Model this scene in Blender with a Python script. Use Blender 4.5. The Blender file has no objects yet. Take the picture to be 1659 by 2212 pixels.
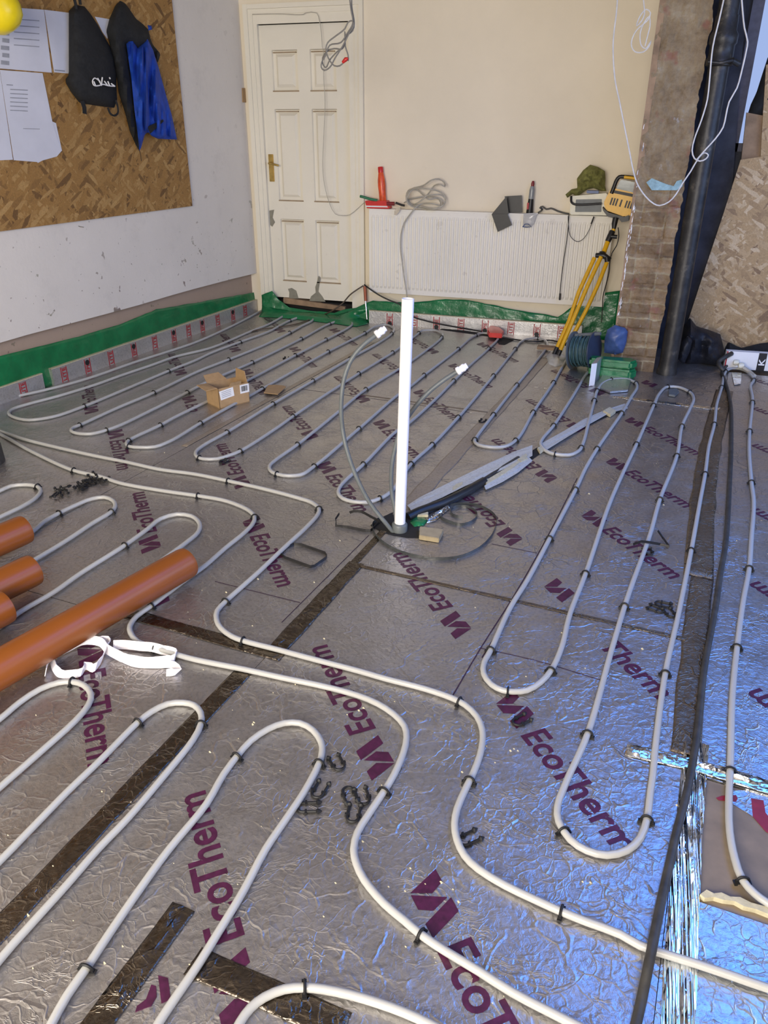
import bpy, bmesh, math, random
from mathutils import Vector, Matrix, noise
random.seed(7)
S = bpy.context.scene
COL = S.collection
PI = math.pi
V = Vector

# ------------------------------------------------------------------ camera
FPX, CX, CY, CAMH = 1662.0, 829.5, 1106.0, 1.42
pitch, yaw, roll = math.radians(26.4), math.radians(17.7), math.radians(0.22)
Fw = V((-math.sin(yaw)*math.cos(pitch), math.cos(yaw)*math.cos(pitch), -math.sin(pitch)))
R0 = V((math.cos(yaw), math.sin(yaw), 0)); U0 = R0.cross(Fw)
Rt = R0*math.cos(roll) + U0*math.sin(roll); Up = Rt.cross(Fw)
CAM = V((0, 0, CAMH))
cd = bpy.data.cameras.new('camera'); cam = bpy.data.objects.new('camera', cd); COL.objects.link(cam)
M = Matrix((Rt, Up, -Fw)).transposed().to_4x4(); M.translation = CAM; cam.matrix_world = M
cd.sensor_fit = 'VERTICAL'; cd.sensor_height = 24.0; cd.lens = 24.0*FPX/2212.0
cd.clip_start = 0.02; S.camera = cam

# ------------------------------------------------------------------ light
w = bpy.data.worlds.new('sky'); S.world = w; w.use_nodes = True
bg = w.node_tree.nodes['Background']; bg.inputs[0].default_value = (0.38, 0.50, 0.85, 1); bg.inputs[1].default_value = 0.95
def area(name, loc, aim, sx, sy, power, col):
    l = bpy.data.lights.new(name, 'AREA'); l.shape = 'RECTANGLE'; l.size = sx; l.size_y = sy
    l.energy = power; l.color = col
    o = bpy.data.objects.new(name, l); COL.objects.link(o); o.location = loc
    o.rotation_euler = (V(aim)-V(loc)).to_track_quat('-Z', 'Y').to_euler(); return o
# daylight coming through the roof light over the right hand side, and the glazed opening behind
area('daylight_rooflight', (1.15, 2.9, 2.47), (1.15, 2.9, 0), 1.5, 1.9, 50, (0.035, 0.24, 1.0))
area('added_side_daylight', (2.70, 3.4, 1.45), (-1.5, 3.6, .6), 2.4, 1.3, 46, (0.36, 0.55, 1.0))  # unseen window in the right wall, added to tint the pipes blue
area('daylight_rear_window', (-0.9, -1.45, 1.55), (-1.6, 4.0, 0.8), 2.6, 1.5, 232, (1.0, 0.92, 0.80))
S.view_settings.view_transform = 'Standard'; S.view_settings.look = 'None'
S.view_settings.exposure = 0.0; S.view_settings.gamma = 1.0; S.view_settings.use_curve_mapping = False
S.cycles.max_bounces = 6; S.cycles.use_denoising = True
S.cycles.sample_clamp_indirect = 4.0

# ------------------------------------------------------------------ where a point of the place is
YB = 6.12                                           # face of the back wall
AZ = math.radians(5.6)                              # the left wall and the boards run 5.6 degrees off the back wall's normal
A = V((math.cos(AZ), -math.sin(AZ), 0)); B = V((math.sin(AZ), math.cos(AZ), 0)); Z = V((0, 0, 1))
LW = -3.735                                          # left wall: A.p = LW
def ray(u, v): return Fw*FPX + Rt*(u-CX) + Up*(CY-v)
def P(u, v, z=0.0): d = ray(u, v); return CAM + d*((z-CAMH)/d.z)
def PY(u, v, Y=YB): d = ray(u, v); return CAM + d*(Y/d.y)
def PL(u, v, c=LW): d = ray(u, v); return CAM + d*(c/d.dot(A))
def BD(x, y, z=0.0): return A*x + B*y + Z*z

# ------------------------------------------------------------------ materials
MATS = {}
class NT:
    def __init__(s, name):
        s.m = bpy.data.materials.new(name); s.m.use_nodes = True; s.t = s.m.node_tree
        s.b = s.t.nodes['Principled BSDF']; MATS[name] = s.m
        s.pos = s.n('ShaderNodeNewGeometry').outputs['Position']
    def n(s, typ, ins=None, **kw):
        x = s.t.nodes.new(typ)
        for k, v in kw.items(): setattr(x, k, v)
        for k, v in (ins or {}).items():
            if hasattr(v, 'is_output'): s.t.links.new(v, x.inputs[k])
            else: x.inputs[k].default_value = v
        return x
    def link(s, a, b): s.t.links.new(a, b)
    def noise(s, scale, detail=4, rough=.55, vec=None, dist=0.0):
        return s.n('ShaderNodeTexNoise', {'Vector': vec or s.pos, 'Scale': scale, 'Detail': detail, 'Roughness': rough, 'Distortion': dist}).outputs['Fac']
    def ramp(s, fac, stops, interp='LINEAR'):
        r = s.n('ShaderNodeValToRGB', {'Fac': fac}); r.color_ramp.interpolation = interp; e = r.color_ramp.elements
        for i, (p, c) in enumerate(stops):
            if i < 2: e[i].position = p
            else: e.new(p)
        for i, (p, c) in enumerate(stops):
            e[i].position = p; e[i].color = (*c, 1) if isinstance(c, tuple) else (c, c, c, 1)
        return r.outputs['Color']
    def math(s, op, a, b=0.0, c=0.0, clamp=False):
        x = s.n('ShaderNodeMath', {0: a, 1: b, 2: c}, operation=op); x.use_clamp = clamp; return x.outputs[0]
    def mix(s, fac, a, b, mode='MIX'):
        x = s.n('ShaderNodeMix', data_type='RGBA', blend_type=mode)
        for k, v in ((0, fac), (6, a), (7, b)):
            if hasattr(v, 'is_output'): s.link(v, x.inputs[k])
            else: x.inputs[k].default_value = v if k == 0 else (*v, 1)
        return x.outputs[2]
    def bump(s, h, strength=.3, dist=.01, nrm=None):
        ins = {'Height': h, 'Strength': strength, 'Distance': dist}
        if nrm: ins['Normal'] = nrm
        return s.n('ShaderNodeBump', ins).outputs[0]
    def out(s, col=None, rough=None, metal=None, nrm=None, **kw):
        for k, v in (('Base Color', col), ('Roughness', rough), ('Metallic', metal), ('Normal', nrm)):
            if v is None: continue
            if hasattr(v, 'is_output'): s.link(v, s.b.inputs[k])
            elif k == 'Base Color': s.b.inputs[k].default_value = (*v, 1)
            else: s.b.inputs[k].default_value = v
        for k, v in kw.items():
            k = k.replace('_', ' ')
            if hasattr(v, 'is_output'): s.link(v, s.b.inputs[k])
            else: s.b.inputs[k].default_value = v
        return s.m

def plain(name, col, rough=.5, metal=0.0, var=.12, scale=30, bump=.1, bd=.002, **kw):
    t = NT(name); f = t.noise(scale, 4)
    c = t.ramp(f, [(.3, tuple(x*(1-var) for x in col)), (.7, tuple(min(1, x*(1+var)) for x in col))])
    return t.out(c, rough, metal, t.bump(f, bump, bd), **kw)

def foil(name, base, rlo, rhi, wr=1.0, dirt=.0, metal=1.0, scale=1.0):
    t = NT(name)
    wv = t.n('ShaderNodeTexNoise', {'Vector': t.pos, 'Scale': 7.0*scale, 'Detail': 3.0}).outputs['Color']
    off = t.n('ShaderNodeVectorMath', {0: wv, 1: (.16, .16, .16)}, operation='MULTIPLY').outputs[0]
    p2 = t.n('ShaderNodeVectorMath', {0: t.pos, 1: off}, operation='ADD').outputs[0]
    def cracks(sc, wid):
        vo = t.n('ShaderNodeTexVoronoi', {'Vector': p2, 'Scale': sc*scale}, feature='DISTANCE_TO_EDGE').outputs['Distance']
        return t.math('SUBTRACT', 1.0, t.math('DIVIDE', vo, wid, clamp=True), clamp=True)
    m1 = t.ramp(t.noise(7.3), [(.46, 0.0), (.60, 1.0)])
    m2 = t.ramp(t.noise(5.3), [(.40, 0.0), (.60, 1.0)])
    m3 = t.ramp(t.noise(9.7, 2), [(.5, 0.0), (.6, 1.0)])
    c1 = t.math('MULTIPLY', cracks(10, .05), m1); c2 = t.math('MULTIPLY', cracks(27, .08), m2)
    fine = t.noise(55*scale, 5, .6, dist=.6); med = t.noise(16*scale, 4, .55, dist=1.2)
    h = t.math('ADD', t.math('MULTIPLY', c1, .55), t.math('MULTIPLY', c2, .32))
    h = t.math('ADD', h, t.math('MULTIPLY', fine, .52)); h = t.math('ADD', h, t.math('MULTIPLY', med, .85))
    mp = t.n('ShaderNodeMapping', {'Vector': p2, 'Rotation': (0, 0, AZ+.12), 'Scale': (9*scale, 26*scale, 1)}).outputs[0]
    an = t.n('ShaderNodeTexNoise', {'Vector': mp, 'Scale': 1.0, 'Detail': 4.0, 'Roughness': .6}).outputs['Fac']
    rg = t.math('SUBTRACT', 1.0, t.math('DIVIDE', t.math('ABSOLUTE', t.math('SUBTRACT', an, .5)), .025, clamp=True), clamp=True)
    h = t.math('ADD', h, t.math('MULTIPLY', t.math('MULTIPLY', rg, t.math('MULTIPLY', m2, m3)), .6))
    nr = t.bump(h, .55*wr, .009)
    d = t.ramp(t.noise(2.3, 6, .65), [(.35, 0.0), (.75, 1.0)])
    c = t.mix(t.math('MULTIPLY', d, dirt), base, (.36, .29, .22))
    sp = t.ramp(t.noise(90, 2), [(.30, tuple([.80]*3)), (.52, tuple([1.0]*3))])
    c = t.mix(1.0, c, sp, 'MULTIPLY')
    r = t.ramp(t.noise(9, 5), [(.3, rlo), (.7, rhi)])
    return t.out(c, r, metal, nr)

foil('board_foil', (.54, .525, .52), .28, .42, .7, .25, .92)
foil('scuffed_foil', (.58, .59, .60), .26, .40, .62, .15, .94, 1.25)
foil('tape_foil', (.13, .11, .09), .12, .30, .9, .5, 1.0, 1.1)
foil('brown_tape', (.17, .13, .085), .25, .45, 1.0, .5, .8, 1.2)
foil('pale_flap', (.60, .64, .66), .3, .5, .35, .1, .35, 1.0)
foil('bright_foil', (.86, .88, .90), .03, .10, .45, .0, 1.0, .8)
def streak_foil():
    t = NT('streak_foil')
    mp = t.n('ShaderNodeMapping', {'Vector': t.pos, 'Rotation': (0, 0, AZ), 'Scale': (48, 1.3, 1)}).outputs[0]
    n1 = t.n('ShaderNodeTexNoise', {'Vector': mp, 'Scale': 1.0, 'Detail': 3.0, 'Roughness': .5, 'Distortion': .3}).outputs['Fac']
    t.out((.80, .83, .86), .05, 1.0, t.bump(n1, 1.0, .06))
streak_foil()
foil('dull_tape', (.40, .35, .29), .35, .5, .5, .5, .6, 1.0)
foil('strip_foil', (.60, .60, .60), .3, .45, .3, .2, .7)
plain('print_purple', (.055, .007, .034), .42, .0, .35, 60)
plain('print_red', (.38, .010, .018), .5, 0, .2)
plain('print_dark_red', (.20, .010, .018), .5, 0, .2)
plain('print_black', (.012, .012, .014), .5)
plain('pencil_line', (.03, .01, .03), .6)
plain('pur_foam', (.52, .47, .32), .85, 0, .15, 60, .5, .004)
plain('tan_foam', (.33, .27, .165), .85)
plain('edge_brown', (.30, .20, .12), .85, 0, .3, 14)
plain('kraft_backing', (.20, .155, .105), .55, 0, .22, 12, .25)
plain('pex_pipe', (.42, .42, .405), .30, 0, .03, 8, .03, .001)
plain('waste_plastic', (.88, .87, .88), .35, 0, .02)
plain('clip_plastic', (.005, .005, .006), .6)
plain('dirty_rubber', (.035, .033, .030), .55, 0, .4, 25, .5, .004)
plain('black_plastic', (.012, .012, .013), .42, 0, .3)
plain('grey_plastic', (.12, .135, .14), .45)
plain('clear_strap', (.045, .05, .052), .25, 0, .2)
plain('grey_cable', (.22, .21, .19), .5)
plain('cream_cable', (.44, .41, .34), .5)
plain('white_cable', (.62, .60, .57), .5)
plain('brown_cable', (.09, .065, .045), .6)
plain('orange_pvc', (.24, .068, .008), .36, 0, .05, 6, .03)
plain('green_polythene', (.010, .16, .055), .27, 0, .22, 9, .5, .02)
plain('blue_polythene', (.045, .085, .22), .4, 0, .15)
plain('cardboard', (.40, .26, .13), .75, 0, .08, 40, .15)
plain('label_paper', (.80, .80, .80), .6, 0, .02)
plain('drawing_paper', (.66, .67, .74), .7, 0, .05, 6, .25, .004)
plain('print_grey', (.33, .34, .38), .7)
plain('white_film', (.85, .82, .84), .3, 0, .05, 40, .5, .005)
plain('yellow_paint', (.72, .40, .010), .35, 0, .08)
plain('yellow_shell', (.90, .70, .01), .3, 0, .05)
plain('lamp_glass', (.30, .33, .33), .12, 0, .05)
plain('red_plastic', (.62, .022, .018), .35, 0, .1)
plain('orange_bottle', (.72, .09, .02), .3, 0, .35, 18)
plain('dark_red', (.20, .015, .02), .4)
plain('green_plastic', (.02, .16, .07), .4)
plain('cream_enamel', (.70, .68, .55), .4, 0, .06)
plain('black_fabric', (.012, .013, .015), .9, 0, .3, 60, .4)
plain('blue_fabric', (.006, .055, .40), .75, 0, .25, 20, .4)
plain('olive_fabric', (.17, .17, .045), .95, 0, .3, 50, .6)
plain('bottle_clear', (.25, .27, .28), .2)
plain('clear_bag', (.48, .48, .47), .25, 0, .1)
plain('teal_cord', (.045, .10, .115), .5, 0, .4)
plain('dark_blue_plastic', (.035, .05, .085), .45)
plain('copper', (.42, .14, .08), .45, .6)
plain('chrome', (.62, .62, .60), .2, 1)
plain('brass', (.55, .38, .12), .35, .85, .2)
plain('dark_void', (.012, .011, .010), .9)
plain('dark_bag', (.006, .007, .012), .6, 0, .4, 12, .6, .02)
plain('timber', (.30, .20, .12), .8, 0, .25, 14, .4)
plain('frame_grey', (.10, .10, .14), .6, 0, .2)
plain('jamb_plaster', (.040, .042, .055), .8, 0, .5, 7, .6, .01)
plain('blue_plaster', (.26, .40, .43), .8, 0, .3)

def wall_mat(name, col, spots, low=(.55, .5, .45)):
    t = NT(name)
    f = t.noise(1.6, 5, .6)
    c = t.ramp(f, [(.25, tuple(x*.93 for x in col)), (.75, tuple(min(1, x*1.04) for x in col))])
    z = t.n('ShaderNodeSeparateXYZ', {0: t.pos}).outputs['Z']
    lowm = t.ramp(t.math('DIVIDE', z, 2.4, clamp=True), [(.05, 1.0), (.55, .12)])
    s1 = t.ramp(t.noise(13, 3, .5), [(.69, 0.0), (.71, 1.0)])
    s2 = t.ramp(t.noise(38, 2, .5), [(.72, 0.0), (.74, 1.0)])
    s = t.math('MULTIPLY', t.math('MAXIMUM', s1, s2), t.math('MULTIPLY', lowm, spots), clamp=True)
    sc = t.ramp(t.noise(5, 2), [(.45, (.16, .10, .08)), (.6, (.20, .19, .12))])
    c = t.mix(s, c, sc)
    sm = t.ramp(t.noise(4.3, 7, .75), [(.55, 0.0), (.8, .5)])
    c = t.mix(t.math('MULTIPLY', sm, spots), c, tuple(x*.72 for x in col))
    return t.out(c, .78, 0, t.bump(t.noise(24, 5, .6), .22, .006))
wall_mat('wall_cool', (.74, .695, .63), 1.0)
wall_mat('wall_cream', (.84, .755, .60), .10)
wall_mat('door_paint', (.84, .79, .66), .10)
wall_mat('radiator_paint', (.84, .81, .73), .22)
wall_mat('bare_plaster', (.40, .30, .225), .8)
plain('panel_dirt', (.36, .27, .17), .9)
plain('filler_smear', (.26, .245, .19), .8)
plain('rear_wall', (.55, .48, .38), .85)
plain('ceiling_brown', (.42, .39, .36), .9)
plain('screed', (.10, .08, .06), .95, 0, .4, 10, .6, .01)

def osb(name, base, dark, lite, axis):
    t = NT(name); col = None
    for i, th in enumerate((.35, 1.25, -.55, -1.2, .8, 2.6)):
        rot = (0, th, 0) if axis == 'y' else (th, 0, 0)
        sc = (11, 1, 46) if axis == 'y' else (1, 11, 46)
        mp = t.n('ShaderNodeMapping', {'Vector': t.pos, 'Location': (i*3.7, i*1.9, i*2.3), 'Rotation': rot}, vector_type='POINT').outputs[0]
        mp = t.n('ShaderNodeVectorMath', {0: mp, 1: sc}, operation='MULTIPLY').outputs[0]
        nz = t.n('ShaderNodeTexNoise', {'Vector': mp, 'Scale': 1.3, 'Detail': 3.0}).outputs['Color']
        nz = t.n('ShaderNodeVectorMath', {0: nz, 1: (.7, .7, .7)}, operation='MULTIPLY').outputs[0]
        mp = t.n('ShaderNodeVectorMath', {0: mp, 1: nz}, operation='ADD').outputs[0]
        if axis == 'y': mp = t.n('ShaderNodeVectorMath', {0: mp, 1: (1, 0, 1)}, operation='MULTIPLY').outputs[0]
        else: mp = t.n('ShaderNodeVectorMath', {0: mp, 1: (0, 1, 1)}, operation='MULTIPLY').outputs[0]
        vo = t.n('ShaderNodeTexVoronoi', {'Vector': mp, 'Scale': 1.0})
        g = t.n('ShaderNodeSeparateXYZ', {0: vo.outputs['Color']}).outputs
        c = t.ramp(g[0], [(.0, dark), (.22, base), (.68, base), (1.0, lite)])
        col = c if col is None else t.mix(t.ramp(g[1], [(.60, 0.0), (.64, 1.0)]), col, c)
    gr = t.ramp(t.noise(120, 3), [(.3, .82), (.7, 1.1)])
    col = t.mix(1.0, col, gr, 'MULTIPLY')
    return t.out(col, .7, 0, t.bump(t.noise(60, 3), .2, .004))
osb('osb_gold', (.33, .175, .048), (.15, .075, .022), (.46, .28, .10), 'x')
osb('osb_pale', (.43, .29, .145), (.24, .15, .08), (.60, .46, .29), 'y')

def brick_mat():
    t = NT('brick_old')
    x = t.noise(7, 6, .75); c = t.ramp(x, [(.28, (.13, .09, .05)), (.45, (.23, .17, .10)), (.6, (.30, .235, .145)), (.78, (.40, .345, .25))])
    sx = t.n('ShaderNodeSeparateXYZ', {0: t.pos}).outputs
    wob = t.n('ShaderNodeMath', {0: t.noise(9, 3), 1: .05}, operation='MULTIPLY').outputs[0]
    vec = t.n('ShaderNodeCombineXYZ', {0: t.math('ADD', sx['X'], .3), 1: t.math('ADD', sx['Z'], wob), 2: 0.0}).outputs[0]
    bt_ = t.n('ShaderNodeTexBrick', {'Vector': vec, 'Scale': 1.0, 'Mortar Size': .007, 'Mortar Smooth': .6, 'Brick Width': .27, 'Row Height': .092, 'Color1': (.72, .64, .58, 1), 'Color2': (1.2, 1.1, 1.0, 1), 'Mortar': (1.2, 1.25, 1.2, 1)})
    lowz = t.ramp(t.math('DIVIDE', t.math('ADD', sx['Z'], t.math('MULTIPLY', t.noise(4, 3), .5)), 2.4, clamp=True), [(.48, 1.0), (.62, .12)])
    c = t.mix(lowz, c, t.mix(1.0, c, bt_.outputs['Color'], 'MULTIPLY'))
    rd = t.ramp(t.noise(6.5, 3), [(.60, 0.0), (.67, .7)])
    c = t.mix(rd, c, (.24, .10, .07))
    wt = t.ramp(t.noise(15, 5, .7), [(.64, 0.0), (.72, .6)])
    c = t.mix(wt, c, (.42, .40, .37))
    return t.out(c, .9, 0, t.bump(t.noise(30, 6, .7), .6, .012))
brick_mat()
def iron_mat():
    t = NT('cast_iron')
    c = t.ramp(t.noise(9, 6, .7), [(.35, (.008, .008, .009)), (.58, (.030, .028, .025)), (.72, (.13, .11, .08))])
    return t.out(c, .45, .1, t.bump(t.noise(40, 4), .4, .004))
iron_mat()

# ------------------------------------------------------------------ mesh helpers
class MB:
    def __init__(s): s.v = []; s.f = []
    def box(s, p0, p1, ax=None):
        ax = ax or (V((1, 0, 0)), V((0, 1, 0)), Z)
        q = [ax[0]*a + ax[1]*b + ax[2]*c for c in (p0[2], p1[2]) for b in (p0[1], p1[1]) for a in (p0[0], p1[0])]
        k = len(s.v); s.v += q
        for f in ((0, 2, 3, 1), (4, 5, 7, 6), (0, 1, 5, 4), (2, 6, 7, 3), (0, 4, 6, 2), (1, 3, 7, 5)): s.f.append([k+i for i in f])
        return s
    def prism(s, pts, ext):
        k = len(s.v); n = len(pts); pts = [V(p) for p in pts]; ext = V(ext)
        s.v += pts + [p+ext for p in pts]
        s.f.append([k+i for i in range(n)][::-1]); s.f.append([k+n+i for i in range(n)])
        for i in range(n): j = (i+1) % n; s.f.append([k+i, k+j, k+n+j, k+n+i])
        return s
    def tube(s, pts, r, seg=10, caps=True, hollow=False):
        pts = [V(p) for p in pts]; n = len(pts); rr = r if isinstance(r, (list, tuple)) else [r]*n
        k = len(s.v); nrm = None
        for i, p in enumerate(pts):
            t = (pts[min(i+1, n-1)] - pts[max(i-1, 0)]).normalized()
            if nrm is None: nrm = t.orthogonal().normalized()
            nrm = (nrm - t*nrm.dot(t)).normalized(); bn = t.cross(nrm)
            for j in range(seg):
                a = 2*PI*j/seg; s.v.append(p + (nrm*math.cos(a) + bn*math.sin(a))*rr[i])
        for i in range(n-1):
            for j in range(seg):
                a = k+i*seg+j; b = k+i*seg+(j+1) % seg; s.f.append([a, b, b+seg, a+seg])
        if caps: s.f.append([k+j for j in range(seg)][::-1]); s.f.append([k+(n-1)*seg+j for j in range(seg)])
        return s
    def ribbon(s, pts, w, th, up=Z):
        """flat band whose width runs along `up`"""
        pts = [V(p) for p in pts]; n = len(pts); k = len(s.v)
        for i, p in enumerate(pts):
            t = (pts[min(i+1, n-1)] - pts[max(i-1, 0)]).normalized()
            u = up(i) if callable(up) else up
            u = (u - t*u.dot(t)).normalized(); q = t.cross(u).normalized()
            s.v += [p - q*th/2, p + q*th/2, p + q*th/2 + u*w, p - q*th/2 + u*w]
        for i in range(n-1):
            for j in range(4):
                a = k+i*4+j; b = k+i*4+(j+1) % 4; s.f.append([a, b, b+4, a+4])
        s.f.append([k+3, k+2, k+1, k]); e = k+(n-1)*4; s.f.append([e, e+1, e+2, e+3])
        return s
    def lathe(s, prof, base, axis=Z, seg=20):
        axis = V(axis).normalized(); o = axis.orthogonal().normalized(); b = axis.cross(o); k = len(s.v); n = len(prof)
        for r, h in prof:
            for j in range(seg):
                a = 2*PI*j/seg; s.v.append(V(base) + axis*h + (o*math.cos(a) + b*math.sin(a))*max(r, 1e-5))
        for i in range(n-1):
            for j in range(seg):
                x = k+i*seg+j; y = k+i*seg+(j+1) % seg; s.f.append([x, y, y+seg, x+seg])
        s.f.append([k+j for j in range(seg)][::-1]); s.f.append([k+(n-1)*seg+j for j in range(seg)])
        return s
    def build(s, name, mat, parent=None, smooth=False, bevel=0.0, loc=None):
        me = bpy.data.meshes.new(name); me.from_pydata([tuple(v) for v in s.v], [], s.f)
        bm = bmesh.new(); bm.from_mesh(me); bmesh.ops.recalc_face_normals(bm, faces=bm.faces)
        if bevel: bmesh.ops.bevel(bm, geom=list(bm.edges), offset=bevel, segments=2, affect='EDGES', clamp_overlap=True)
        bm.to_mesh(me); bm.free()
        me.materials.append(MATS[mat])
        if smooth:
            me.polygons.foreach_set('use_smooth', [True]*len(me.polygons))
            try: me.set_sharp_from_angle(angle=math.radians(50))
            except Exception: pass
        o = bpy.data.objects.new(name, me); COL.objects.link(o)
        if parent: o.parent = parent; o.matrix_parent_inverse = parent.matrix_world.inverted() if parent.type != 'EMPTY' else Matrix.Translation(-parent.location)
        return o

def tag(o, label, cat, group=None):
    o['label'] = label; o['category'] = cat
    if group: o['group'] = group
    return o
def thing(name, label, cat, loc=(0, 0, 0), group=None):
    o = bpy.data.objects.new(name, None); COL.objects.link(o); o.location = loc; o.empty_display_size = .05
    return tag(o, label, cat, group)
def struct(o): o['kind'] = 'structure'; return o

def catmull(pts, step=.03, closed=False):
    pts = [V(p) for p in pts]; out = []; n = len(pts)
    for i in range(n-1):
        p0 = pts[max(i-1, 0)]; p1 = pts[i]; p2 = pts[i+1]; p3 = pts[min(i+2, n-1)]
        k = max(2, min(40, int((p2-p1).length/step)+1))
        # centripetal, so close points never overshoot
        t0 = 0; t1 = t0+max((p1-p0).length, 1e-4)**.5; t2 = t1+max((p2-p1).length, 1e-4)**.5; t3 = t2+max((p3-p2).length, 1e-4)**.5
        if (p1-p0).length < 1e-5: p0 = p1-(p2-p1)*.5; t0 = t1-max((p1-p0).length, 1e-4)**.5
        if (p3-p2).length < 1e-5: p3 = p2+(p2-p1)*.5; t3 = t2+max((p3-p2).length, 1e-4)**.5
        for j in range(k):
            t = t1+(t2-t1)*j/k
            a1 = p0*((t1-t)/(t1-t0))+p1*((t-t0)/(t1-t0)); a2 = p1*((t2-t)/(t2-t1))+p2*((t-t1)/(t2-t1)); a3 = p2*((t3-t)/(t3-t2))+p3*((t-t2)/(t3-t2))
            b1 = a1*((t2-t)/(t2-t0))+a2*((t-t0)/(t2-t0)); b2 = a2*((t3-t)/(t3-t1))+a3*((t-t1)/(t3-t1))
            out.append(b1*((t2-t)/(t2-t1))+b2*((t-t1)/(t2-t1)))
    out.append(pts[-1]); return out

def inside(p, poly):
    c = False; n = len(poly); j = n-1
    for i in range(n):
        xi, yi = poly[i]; xj, yj = poly[j]
        if (yi > p[1]) != (yj > p[1]) and p[0] < (xj-xi)*(p[1]-yi)/(yj-yi)+xi: c = not c
        j = i
    return c
def edge_near(p, poly):
    best = (1e9, p); n = len(poly)
    for i in range(n):
        a = poly[i]; b = poly[(i+1) % n]; dx = b[0]-a[0]; dy = b[1]-a[1]; l = dx*dx+dy*dy or 1e-9
        t = max(0, min(1, ((p[0]-a[0])*dx+(p[1]-a[1])*dy)/l)); q = (a[0]+t*dx, a[1]+t*dy)
        d = math.hypot(p[0]-q[0], p[1]-q[1])
        if d < best[0]: best = (d, q)
    return best
def pillow(poly, fn, depth, soft, res=26, amp=.3, fscale=.03, stretch=(1, 1), seed=0.0):
    """cloth or bag form: outline poly (2-D), fn(u,v,d) -> world point standing d proud of its plane"""
    xs = [p[0] for p in poly]; ys = [p[1] for p in poly]; x0, x1, y0, y1 = min(xs), max(xs), min(ys), max(ys)
    st = max(x1-x0, y1-y0)/res; nx = int((x1-x0)/st)+2; ny = int((y1-y0)/st)+2; mb = MB(); idx = {}
    def vert(i, j):
        if (i, j) in idx: return idx[(i, j)]
        p = (x0+(i-.5)*st, y0+(j-.5)*st); d, q = edge_near(p, poly)
        if not inside(p, poly): p = q; d = 0
        elif d < st*.45: p = q; d = 0
        prof = 1-math.exp(-d/soft)
        nz = noise.noise(V((p[0]*fscale*stretch[0], p[1]*fscale*stretch[1], seed)))+.5*noise.noise(V((p[0]*fscale*2.3*stretch[0], p[1]*fscale*2.3*stretch[1], seed+5)))
        h = depth*(prof*(1+amp*nz))
        k = len(mb.v); mb.v.append(fn(p[0], p[1], h)); mb.v.append(fn(p[0], p[1], -.004 if d == 0 else -.006)); idx[(i, j)] = k; return k
    cells = set()
    for i in range(nx):
        for j in range(ny):
            c = (x0+i*st, y0+j*st)
            if inside(c, poly) or edge_near(c, poly)[0] < st*.25: cells.add((i, j))
    for (i, j) in cells:
        a, b, c, d = vert(i, j), vert(i+1, j), vert(i+1, j+1), vert(i, j+1)
        mb.f.append([a, b, c, d]); mb.f.append([d+1, c+1, b+1, a+1])
        for (di, dj, p, q) in ((0, -1, a, b), (1, 0, b, c), (0, 1, c, d), (-1, 0, d, a)):
            if (i+di, j+dj) not in cells: mb.f.append([q, p, p+1, q+1])
    return mb
def onY(Y): return lambda u, v, d: PY(u, v, Y-d)
def onL(c): return lambda u, v, d: PL(u, v, c+d)
def onF(z): return lambda u, v, d: P(u, v, z+d)

# ------------------------------------------------------------------ room shell
X0, X1, Y0, CEIL = -4.0, 2.75, -1.6, 2.5
struct(MB().box((X0-.3, Y0-.2, -.16), (X1+.2, YB+1.6, -.06)).build('floor', 'screed'))
c = MB()                                             # ceiling, open where the roof light is
rx0, rx1, ry0, ry1 = .4, 1.9, 1.95, 3.85
c.box((X0-.3, Y0-.2, CEIL), (rx0, YB+1.6, CEIL+.12)).box((rx1, Y0-.2, CEIL), (X1+.2, YB+1.6, CEIL+.12))
c.box((rx0, Y0-.2, CEIL), (rx1, ry0, CEIL+.12)).box((rx0, ry1, CEIL), (rx1, YB+1.6, CEIL+.12))
struct(c.build('ceiling', 'ceiling_brown'))
c = MB()
for a in ((rx0, ry0, rx1, ry0+.06), (rx0, ry1-.06, rx1, ry1), (rx0, ry0, rx0+.06, ry1), (rx1-.06, ry0, rx1, ry1), (1.12, ry0, 1.18, ry1)):
    c.box((a[0], a[1], CEIL+.02), (a[2], a[3], CEIL+.2))
struct(c.build('window_1', 'frame_grey'))
ab = (A, B, Z)
# left wall: bare band at the foot, painted plaster above standing a little proud
struct(MB().box((LW-.2, -2.2, -.06), (LW, 6.6, CEIL), ab).build('wall_left', 'bare_plaster'))
g = MB(); e0 = [(0, 740.5), (60, 723), (140, 702), (230, 678), (300, 659), (370, 638), (420, 624), (500, 603), (562, 588)]
pl = [PL(u, v, LW+.055) for u, v in e0]; b0 = pl[0]-(pl[3]-pl[0]).normalized()*5.2; b0.z = .42
low = [b0]+pl; top = [V((p.x, p.y, CEIL)) for p in low]
k = len(low); g.v += low+top+[p-A*.04 for p in low]+[p-A*.04 for p in top]
for i in range(k-1):
    g.f += [[i, i+1, k+i+1, k+i], [2*k+i, 3*k+i, 3*k+i+1, 2*k+i+1], [i, 2*k+i, 2*k+i+1, i+1], [k+i, k+i+1, 3*k+i+1, 3*k+i]]
g.f += [[0, k, 3*k, 2*k], [k-1, 3*k-1, 4*k-1, 2*k-1]]
struct(g.build('trim_1', 'wall_cool'))
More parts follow.
